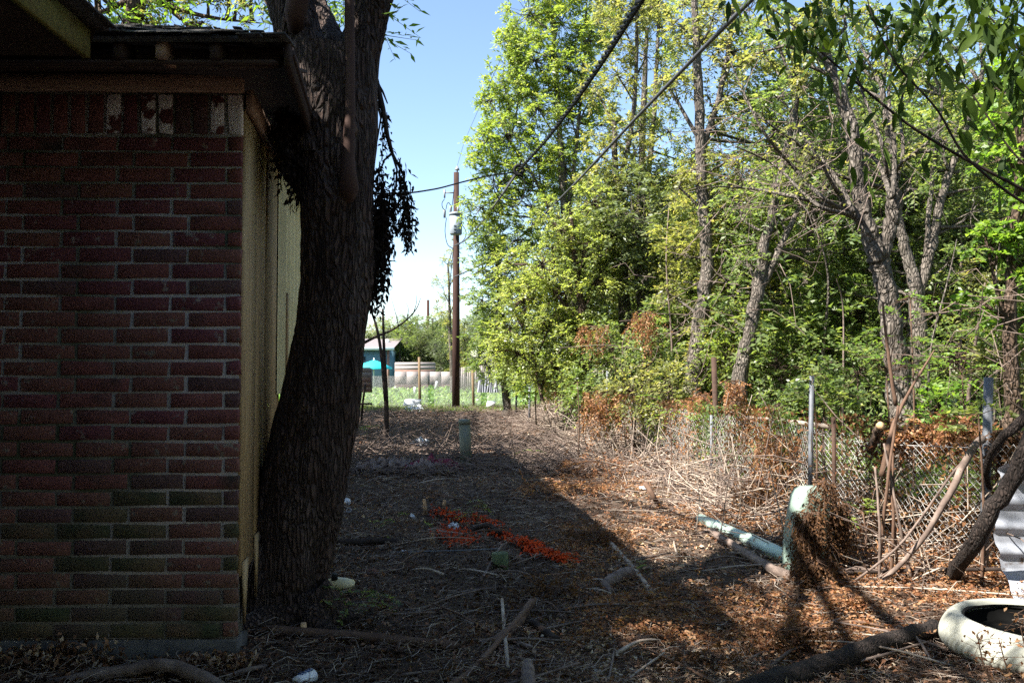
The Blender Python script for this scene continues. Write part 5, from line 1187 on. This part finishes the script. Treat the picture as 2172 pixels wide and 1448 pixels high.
# ------------------------------------------------------------------ rubbish
def crumple(name, lab, cat, px, py, w_, d_, h_, mat, amp=.4, seed=1, n=26, Y=None):
    g = G(px, py); V = []
    for a in range(n):
        for b in range(n):
            u, v = a / (n - 1) - .5, b / (n - 1) - .5; e = max(0, 1 - (2 * u) ** 4) * max(0, 1 - (2 * v) ** 4)
            nz = mnoise.noise(Vector((u * 5 * max(1, w_ / .3) + seed, v * 5, seed))) + .5 * mnoise.noise(Vector((u * 14 + seed, v * 12, seed + 3)))
            jx = .30 * mnoise.noise(Vector((v * 5, seed, u * 2))); jy = .5 * mnoise.noise(Vector((u * 5 * max(1, w_ / .4), seed + 5, 1)))
            V.append((g[0] + (u + jx) * w_, g[1] + (v + jy) * d_, g[2] + .012 + h_ * e * (.55 + amp * nz)))
    i = np.arange(n - 1)[:, None] * n + np.arange(n - 1)[None, :]
    return single(name, MB().add(V, np.stack([i, i + n, i + n + 1, i + 1], -1).reshape(-1, 4)), mat, g, lab, cat, smooth=True)
crumple("old_cloth", "faded tan cloth lying flat right of the leaning trunk", "cloth", 820, 1000, .95, .5, .14, m_tan, 1.2, 2, 40)
crumple("old_cloth", "magenta and white striped cloth crumpled left of the grey-green pipe", "cloth", 915, 998, .75, .28, .14, m_pink, 1.3, 5, 40)
crumple("old_cloth", "pale stripe of cloth lying across the magenta one", "cloth", 905, 1006, .5, .10, .16, m_tan, 1.3, 15, 30)
crumple("old_cloth", "dull magenta corner of cloth beside the leaning trunk", "cloth", 785, 993, .4, .4, .12, m_pink, .6, 9)
crumple("plastic_bag", "white plastic bag crumpled in front of the bare sapling", "bag", 890, 945, .30, .4, .14, m_white, .9, 4)
crumple("plastic_bag", "pale crumpled plastic at the foot of the tall wooden stake", "bag", 878, 870, .7, 1.2, .16, m_white, .9, 7)
crumple("foil_wrapper", "small crumpled silvery wrapper at the bottom edge", "wrapper", 1267, 1432, .05, .05, .02, m_white, 1, 3, 10)
crumple("plastic_bag", "small white scrap on top of the orange net", "plastic scrap", 962, 1125, .11, .16, .06, m_white, 1, 8, 12)
crumple("plastic_scrap", "tiny white scrap left of the green wooden stub", "plastic scrap", 857, 1172, .035, .04, .02, m_white, 1, 6, 8)
crumple("plastic_scrap", "silvery scrap beside the magenta cloth", "plastic scrap", 825, 982, .10, .1, .04, m_white, 1, 12, 8)
crumple("plastic_scrap", "pale blue-white scrap lying right of the vine-covered log heap", "plastic scrap", 1365, 1038, .09, .1, .04, m_white, 1, 13, 8)
# orange net: strips
on = MB()
def strip(x0, y0, x1, y1, n, wpx):
    for _ in range(n):
        t = RS.rand(); px = x0 + (x1 - x0) * t + RS.randn() * wpx; py = y0 + (y1 - y0) * t + RS.randn() * wpx * .35
        g = G(px, py, .01); a = RS.uniform(0, 6.28); L = RS.uniform(.03, .09)
        p = [g + [0, 0, 0], g + [math.cos(a) * L * .5, math.sin(a) * L * .5, RS.uniform(.01, .035)], g + [math.cos(a) * L, math.sin(a) * L, RS.uniform(0, .02)]]
        sd = np.array([-math.sin(a), math.cos(a), .3]) * .007
        V = []
        for q in p: V += [q - sd, q + sd]
        on.add(V, [(0, 1, 3, 2), (2, 3, 5, 4)])
strip(920, 1085, 1000, 1108, 150, 12); strip(1000, 1095, 1060, 1120, 90, 9); strip(935, 1120, 985, 1150, 300, 18); strip(1045, 1130, 1150, 1165, 240, 12); strip(1120, 1165, 1215, 1192, 300, 11)
single("orange_safety_net", on, m_orange, G(1040, 1140), "torn orange plastic safety net crumpled on the shaded ground", "safety net")
# jug
g = G(718, 1252); jg = root("plastic_jug", g, "yellowed flattened plastic jug with black cap beside the trunk foot", "jug")
mb = MB(); rings = []
for (f, hw, hz) in ((0, .02, .02), (.12, .05, .04), (.35, .062, .055), (.7, .06, .05), (.93, .045, .035), (1, .02, .02)):
    t = np.arange(16) * math.pi / 8; rings.append(np.stack([np.full(16, g[0] - .09 + f * .19), g[1] + hw * np.cos(t), g[2] + .035 + hz * np.sin(t) * .8 + 0 * t], 1))
V = np.concatenate(rings); i = np.arange(5)[:, None] * 16; j = np.arange(16)[None, :]; k = (j + 1) % 16
mb.add(V, np.stack([i + j, i + k, i + 16 + k, i + 16 + j], -1).reshape(-1, 4)); part("body", mb, m_jug, jg, smooth=True)
part("cap", MB().tube([g + [-.02, -.02, .07], g + [-.02, -.025, .105]], .02, 14), m_black, jg)
# bottles behind trunk, can
g = G(737, 1075); bt = root("plastic_bottle", g, "small white plastic bottle lying beside the trunk", "bottle")
part("body", MB().tube([g + [-.03, .05, .05], g + [-.01, 0, .05], g + [.02, -.04, .03]], [.02, .045, .03], 12), m_white, bt, smooth=True)
part("neck", MB().tube([g + [.02, -.04, .03], g + [.03, -.055, .02]], [.015, .015], 10), m_white, bt)
g = G(740, 1086); th = np.linspace(0, 2 * math.pi, 18); single("plastic_ring", MB().tube(np.stack([g[0] + .022 * np.cos(th), g[1] + .01 * np.sin(th), g[2] + .02 + .016 * np.sin(th)], 1), .005, 6), m_white, g, "small white plastic ring in front of the white bottle", "ring")
g = G(722, 1096); single("small_bottle", MB().tube([G(873, 1092, .02), G(878, 1098, .02)], [.018, .018], 10), m_white, g, "tiny clear-white bottle left of the orange net", "bottle")
g = G(648, 1440, .03); cn = root("drink_can", g, "white and blue aluminium can lying at the bottom edge", "can")
d = nrm(np.array([.35, .9, .0])); part("can_body", MB().tube([g - d * .06, g - d * .055, g + d * .045, g + d * .052], [.025, .032, .032, .026], 20), m_white, cn, smooth=True)
part("can_lid", MB().tube([g + d * .052, g + d * .054], [.026, .024], 20), m_steel, cn)
lb = MB()
for q in range(4): lb.obox(g - d * (.03 - q * .02) + [-.004 + q * .002, -.0, .0322], d * .006, (.012, -.004, 0), (0, 0, .0012))
part("can_print", lb, M("can_blue", [(.02, .05, .14), (.03, .08, .2)], bump=0, rough=.3), cn)
for k, (px, py, r) in enumerate(((1158, 1091, .025), (838, 1168, .022), (1530, 1338, .035), (790, 1222, .04), (1655, 1238, .03), (1200, 1100, .015))):
    g = G(px, py); V = []; mb = MB()
    mb.tube([g + [-r * .9, 0, r * .3], g + [-r * .5, 0, r * .5], g + [r * .4, 0, r * .55], g + [r * .95, 0, r * .2]], [r * .3, r * .75, r * .8, r * .25], 9, jit=.25)
    single("stone", mb, m_conc if k != 3 else m_brick[0], g, ["pale stone right of the green weed", "rounded stone left of the metal rod", "grey stone at the lower edge of the sunlit patch", "reddish brick fragment right of the trunk", "small stone below the pedestal", "tiny pale stone"][k] + (" in the dark litter" if k == 5 else ""), "stone", smooth=True)

# ------------------------------------------------------------------ dead orange vines and brush
def dead(name, label, px, py, Y, rx, ry, n, mat=m_leaf_orange, hangf=1.0, leaf=.04, L=.3, wm_=m_twig_brown):
    c = P(px, py, Y); g = c.copy(); g[2] = max(float(gh(c[0], Y)), c[2] - ry / F * Y); ro = root(name, g, label, "dead foliage")
    lm, tw = MB(), MB()
    st = np.array([P(px + RS.uniform(-1, 1) * rx * .9, py - ry * .7 + abs(RS.randn()) * ry * .55, Y + RS.randn() * rx / F * Y * .5) for _ in range(n)])
    D = RS.randn(n, 3) * .35 + [0, 0, -hangf]
    sprays(lm, tw, st, D, L * RS.uniform(.5, 1.3, n), 14, leaf, .42, .25, .4, tr=.0018)
    tw.sticks(np.repeat((c + [0, 0, ry / F * Y * .6])[None], n // 3, 0), st[:n // 3], .004, .002)
    part("twigs", tw, wm_, ro); part("dead_leaves", lm, mat, ro); return ro
dead("dead_vine", "orange dead vine clump hanging on the straight grey trunk", 1370, 690, 12.8, 28, 50, 60, L=.35, leaf=.05)
dead("dead_vine", "orange dead leaves in the bush left of the hanging clump", 1255, 712, 14, 34, 34, 40, L=.25, leaf=.05)
dead("dead_vine", "large orange-brown vine drape over the fence right of the yard's far end", 1280, 868, 12.5, 45, 60, 110, L=.35, leaf=.05)
dead("dead_vine", "small orange drape farther left on the fence", 1195, 812, 18, 26, 22, 30, L=.3, leaf=.06)
dead("dead_vine", "orange dead leaves at the foot of the leaning grey trunk", 1560, 835, 11, 26, 46, 50, L=.25, leaf=.045)
dead("dead_vine", "orange dead leaves at the curved trunk foot", 1490, 855, 11, 34, 30, 40, hangf=.3, L=.2, leaf=.045)
dead("dead_vine", "orange dead leaves draped on the mesh left of the galvanised post", 1655, 960, 7.6, 56, 60, 120, L=.22, leaf=.035)
dead("dead_vine", "paler orange leaf mass low on the mesh left of the pedestal", 1610, 1040, 7.6, 60, 40, 90, mat=m_leaf_brown, L=.22, leaf=.035)
dead("dead_vine", "orange heap of dead leaves on the fence top behind the bundle", 1930, 930, 6.3, 70, 34, 120, hangf=.2, L=.18, leaf=.045)
dead("dead_vine", "orange heap of dead leaves on the fence top left of the blue post", 2030, 925, 6.1, 50, 42, 90, hangf=.2, L=.18, leaf=.045)
dead("dead_vine", "brown dead leaf mass at the right edge above the metal sheet", 2140, 950, 5.5, 48, 60, 110, mat=m_leaf_brown, L=.2, leaf=.04)
dead("dead_vine", "dark brown dead vine draped over the top of the pedestal", 1742, 1050, PYd - .2, 34, 50, 60, mat=m_leaf_brown, L=.2, leaf=.028)
dead("dead_vine", "dark brown dead vine hanging down the right side of the pedestal", 1780, 1120, PYd - .05, 26, 80, 90, mat=m_leaf_brown, L=.22, leaf=.028)
dead("dead_vine", "dark brown dead vine in front of the pedestal and its pipe", 1715, 1140, PYd - .26, 32, 85, 170, mat=m_leaf_brown, L=.2, leaf=.028)
dead("dead_vine", "dark brown skirt of dead leaves below the pedestal", 1730, 1215, PYd - .35, 46, 45, 150, mat=m_leaf_brown, hangf=.6, L=.18, leaf=.028)
dead("dead_fern", "yellowish brown dead branch with drooping leaves at the lower middle", 1150, 1262, 5.3, 75, 30, 90, mat=m_leaf_brown, hangf=.25, L=.16, leaf=.03)
dead("dead_fern", "brown dead leafy branch in the shade left of the stick", 1260, 1140, 6.9, 70, 22, 70, mat=m_leaf_brown, hangf=.2, L=.2, leaf=.03)
dead("dead_fern", "orange dead leafy branch catching the light beyond the net", 1200, 1035, 9.3, 110, 20, 110, hangf=.2, L=.25, leaf=.035)
dead("dead_fern", "brown dead leafy branch below the pale level stick", 1800, 1275, 4.9, 50, 26, 60, mat=m_leaf_orange, hangf=.3, L=.12, leaf=.025)
dead("dead_fern", "dim orange heap of dead leaves right of the yard's middle", 1270, 985, 11, 100, 14, 80, hangf=.2, L=.3, leaf=.04)
dead("dead_fern", "dead leaves piled at the base of the fence near the rusty post", 1560, 1110, 7.6, 80, 24, 90, hangf=.2, L=.18, leaf=.03)
dead("dead_fern", "brown dead foliage low at the right of the bottom log", 1720, 1345, 4.35, 90, 24, 90, mat=m_leaf_brown, hangf=.3, L=.12, leaf=.025)
dead("dead_fern", "brown dead foliage low at the bottom middle", 1480, 1400, 4.05, 110, 26, 90, mat=m_leaf_brown, hangf=.3, L=.12, leaf=.025)

# brush sticks piled against and over the fence (stuff)
N = 8200; bs = MB(); 
yy = np.exp(RS.uniform(math.log(5.2), math.log(26), N)); xx = fence_x(yy) + RS.randn(N) * .38 - .15
kb = RS.rand(N) < np.where(yy < 6.9, .2, np.where(yy < 12, .42, .7)); yy, xx = yy[kb], xx[kb]; N = len(yy)
hh = gh(xx, yy) + np.abs(RS.randn(N)) * np.where(yy < 9, .24, .2) * np.exp(-((xx - fence_x(yy)) / .55) ** 2) + .02
a_ = RS.uniform(0, 6.28, N); el = RS.randn(N) * .28 + .1 * 0; L = RS.uniform(.15, .8, N)
st_ = RS.rand(N) < .17; el = np.where(st_, RS.uniform(.7, 1.4, N), el)
A = np.stack([xx, yy, hh], 1); B = A + np.stack([np.cos(a_) * np.cos(el), np.sin(a_) * np.cos(el), np.sin(el)], 1) * L[:, None]
B[:, 2] = np.maximum(B[:, 2], gh(B[:, 0], B[:, 1]) + .01)
mid = (A + B) / 2 + RS.randn(N, 3) * L[:, None] * .06; r_ = RS.uniform(.002, .007, N) * np.clip(yy / 8, .8, 1.6)
bs.sticks(A[::2], mid[::2], r_[::2], r_[::2] * .85, 4); bs.sticks(mid[::2], B[::2], r_[::2] * .85, r_[::2] * .5, 4)
single("brush_pile", bs, m_twig_pale, (2, 10, 0), "tangle of cut grey sticks heaped along the fence", "brush", kind='stuff')
bs2 = MB(); bs2.sticks(A[1::2], mid[1::2], r_[1::2], r_[1::2] * .85, 4); bs2.sticks(mid[1::2], B[1::2], r_[1::2] * .85, r_[1::2] * .5, 4)
single("brush_pile", bs2, m_twig, (2, 10, 0), "darker brown sticks mixed through the brush along the fence", "brush", kind='stuff')
# dead leaves caught in the brush
N = 16000; lm = MB(); yy = np.exp(RS.uniform(math.log(5.2), math.log(24), N)); xx = fence_x(yy) + RS.randn(N) * .33
hh = gh(xx, yy) + np.abs(RS.randn(N)) * .26 * np.exp(-((xx - fence_x(yy)) / .5) ** 2)
keep = np.sin(yy * 1.9 + 1) + RS.randn(N) * .6 > -.2
p = np.stack([xx, yy, hh], 1)[keep]; N = len(p)
lm.leaves(p, RS.randn(N, 3) + [0, 0, -.4], RS.randn(N, 3), RS.uniform(.02, .05, N), RS.uniform(.01, .022, N))
single("brush_leaves", lm, m_leaf_orange, (2, 10, 0), "dry orange leaves caught in the brush along the fence", "dead leaves", kind='stuff')

for mt_, nm_, lab_, n_, ph in ((m_leaf_brown, "mesh_leaves", "brown dead vine leaves tangled in the chain link wire", 15000, 0), (m_leaf_orange, "mesh_leaves", "rusty dead vine leaves tangled in the chain link wire", 11000, 2), (m_leaf_green, "mesh_vine", "green vine leaves growing through the far chain link wire", 11000, 4)):
    yy = np.exp(RS.uniform(math.log(5.3 if ph < 4 else 7.5), math.log(26), n_)); f = np.sqrt(RS.rand(n_)); pt = np.sin(yy * 2.3 + ph) + np.sin(yy * 5.1 + ph * 1.7) * .7 + RS.randn(n_) * .35 - .2 - .9 * (yy < 6.7)
    k = pt > 0; yy, f = yy[k], f[k]; n2 = len(yy); xx = fence_x(yy) + RS.randn(n2) * .05 - .03
    lm = MB(); lm.leaves(np.stack([xx, yy, gh(xx, yy) + .95 * f], 1), RS.randn(n2, 3) * .6 + [0, 0, -.7], RS.randn(n2, 3), RS.uniform(.025, .06, n2), RS.uniform(.012, .028, n2))
    single(nm_, lm, mt_, (2, 10, 0), lab_, "vine leaves", kind='stuff')
# ------------------------------------------------------------------ litter on the yard
def area(N, y0=3.3, y1=30):
    yy = np.exp(RS.uniform(math.log(y0), math.log(y1), N)); px = RS.uniform(-60, 2300, N); xx = (px - 1086) / F * yy
    k = (xx < fence_x(yy) + .6) & ~((yy > 3.98) & (yy < 5.4) & (xx < C0[0] + KS * (yy - 4)))
    return xx[k], yy[k]
def bumps(x, y): return .02 * np.clip(np.sin(x * 3.1 + np.sin(y * 2.3) * 2) * np.sin(y * 2.7 + x), 0, 1) + .02 * np.clip(np.sin(x * 7.3 + y * 4.1) * np.sin(y * 6.7 - x * 3), 0, 1)
x, y = area(105000); N = len(x)
sz = RS.uniform(.014, .05, N) * np.clip(y / 9, .9, 2.2)
r = np.clip(.25 - .08 * (y > 12) + .12 * (x > .3) + .35 * (np.sin(x * 1.7 + y * .9) * np.sin(y * 1.3 - x * .6)) + RS.randn(N) * .28, 0, 1)  # leaves on the sunlit side coloured lighter to brighten the sun patch
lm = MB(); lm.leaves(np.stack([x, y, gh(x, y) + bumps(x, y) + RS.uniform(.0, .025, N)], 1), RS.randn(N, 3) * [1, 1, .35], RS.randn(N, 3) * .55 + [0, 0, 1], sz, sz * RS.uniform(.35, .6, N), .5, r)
single("leaf_litter", lm, m_litter, (0, 8, 0), "brown and tan dead leaves covering the yard", "leaf litter", kind='stuff')
x, y = area(42000); N = len(x); a = RS.uniform(0, 6.28, N) * .5 + np.where(RS.rand(N) < .6, -.4, 1.2); L = RS.uniform(.04, .22, N) * np.clip(y / 8, .8, 1.8); z = gh(x, y) + bumps(x, y) + RS.uniform(.012, .04, N)
A = np.stack([x, y, z], 1); B = A + np.stack([np.cos(a), np.sin(a), RS.randn(N) * .10], 1) * L[:, None]; mid = (A + B) / 2 + RS.randn(N, 3) * L[:, None] * .09
B[:, 2] = np.maximum(B[:, 2], gh(B[:, 0], B[:, 1]) + .008)
rr = RS.uniform(.0009, .0032, N) * np.clip(y / 6, .8, 2.6)
for nm_, sl_, mt, lab in (("twig_litter", slice(0, None, 3), m_twig_pale, "pale thin twigs scattered over the yard"), ("twig_litter", slice(1, None, 3), m_twig, "grey-brown thin twigs scattered over the yard"), ("twig_litter", slice(2, None, 3), m_twig_brown, "dark brown thin twigs scattered over the yard")):
    mb = MB(); mb.sticks(A[sl_], mid[sl_], rr[sl_], rr[sl_] * .9); mb.sticks(mid[sl_], B[sl_], rr[sl_] * .9, rr[sl_] * .5)
    single(nm_, mb, mt, (0, 8, 0), lab, "twigs", kind='stuff')
x, y = area(30000, 4.2, 20); k = (x > .1 + .04 * y) & (np.sin(x * 2.7 + y * 1.1) + np.sin(y * 2.1 - x * 1.3) + RS.randn(len(x)) * .5 > .1); x, y = x[k], y[k]; n_ = len(x)
D = RS.randn(n_, 3) * [1, 1, .15]; lm = MB(); tw = MB()
sprays(lm, None, np.stack([x, y, gh(x, y) + RS.uniform(.02, .07, n_)], 1)[:3400], D[:3400], .13, 9, .026, .45, .15, .6)
single("fallen_fronds", lm, m_leaf_orange, (0, 8, 0), "rust-orange dead fronds scattered over the sunlit side of the yard", "dead fronds", kind='stuff')
# straw on the far yard
x, y = area(26000, 11, 31); N = len(x); a = RS.uniform(0, 6.28, N); L = RS.uniform(.12, .6, N); z = gh(x, y) + RS.uniform(.02, .14, N)
A = np.stack([x, y, z], 1); B = A + np.stack([np.cos(a), np.sin(a), RS.randn(N) * .3], 1) * L[:, None]; B[:, 2] = np.maximum(B[:, 2], gh(B[:, 0], B[:, 1]) + .01)
mb = MB(); mb.sticks(A, B, .007, .004); single("dry_straw", mb, m_twig, (0, 20, 0), "dry straw and thin cut stalks on the far part of the yard", "straw", kind='stuff')
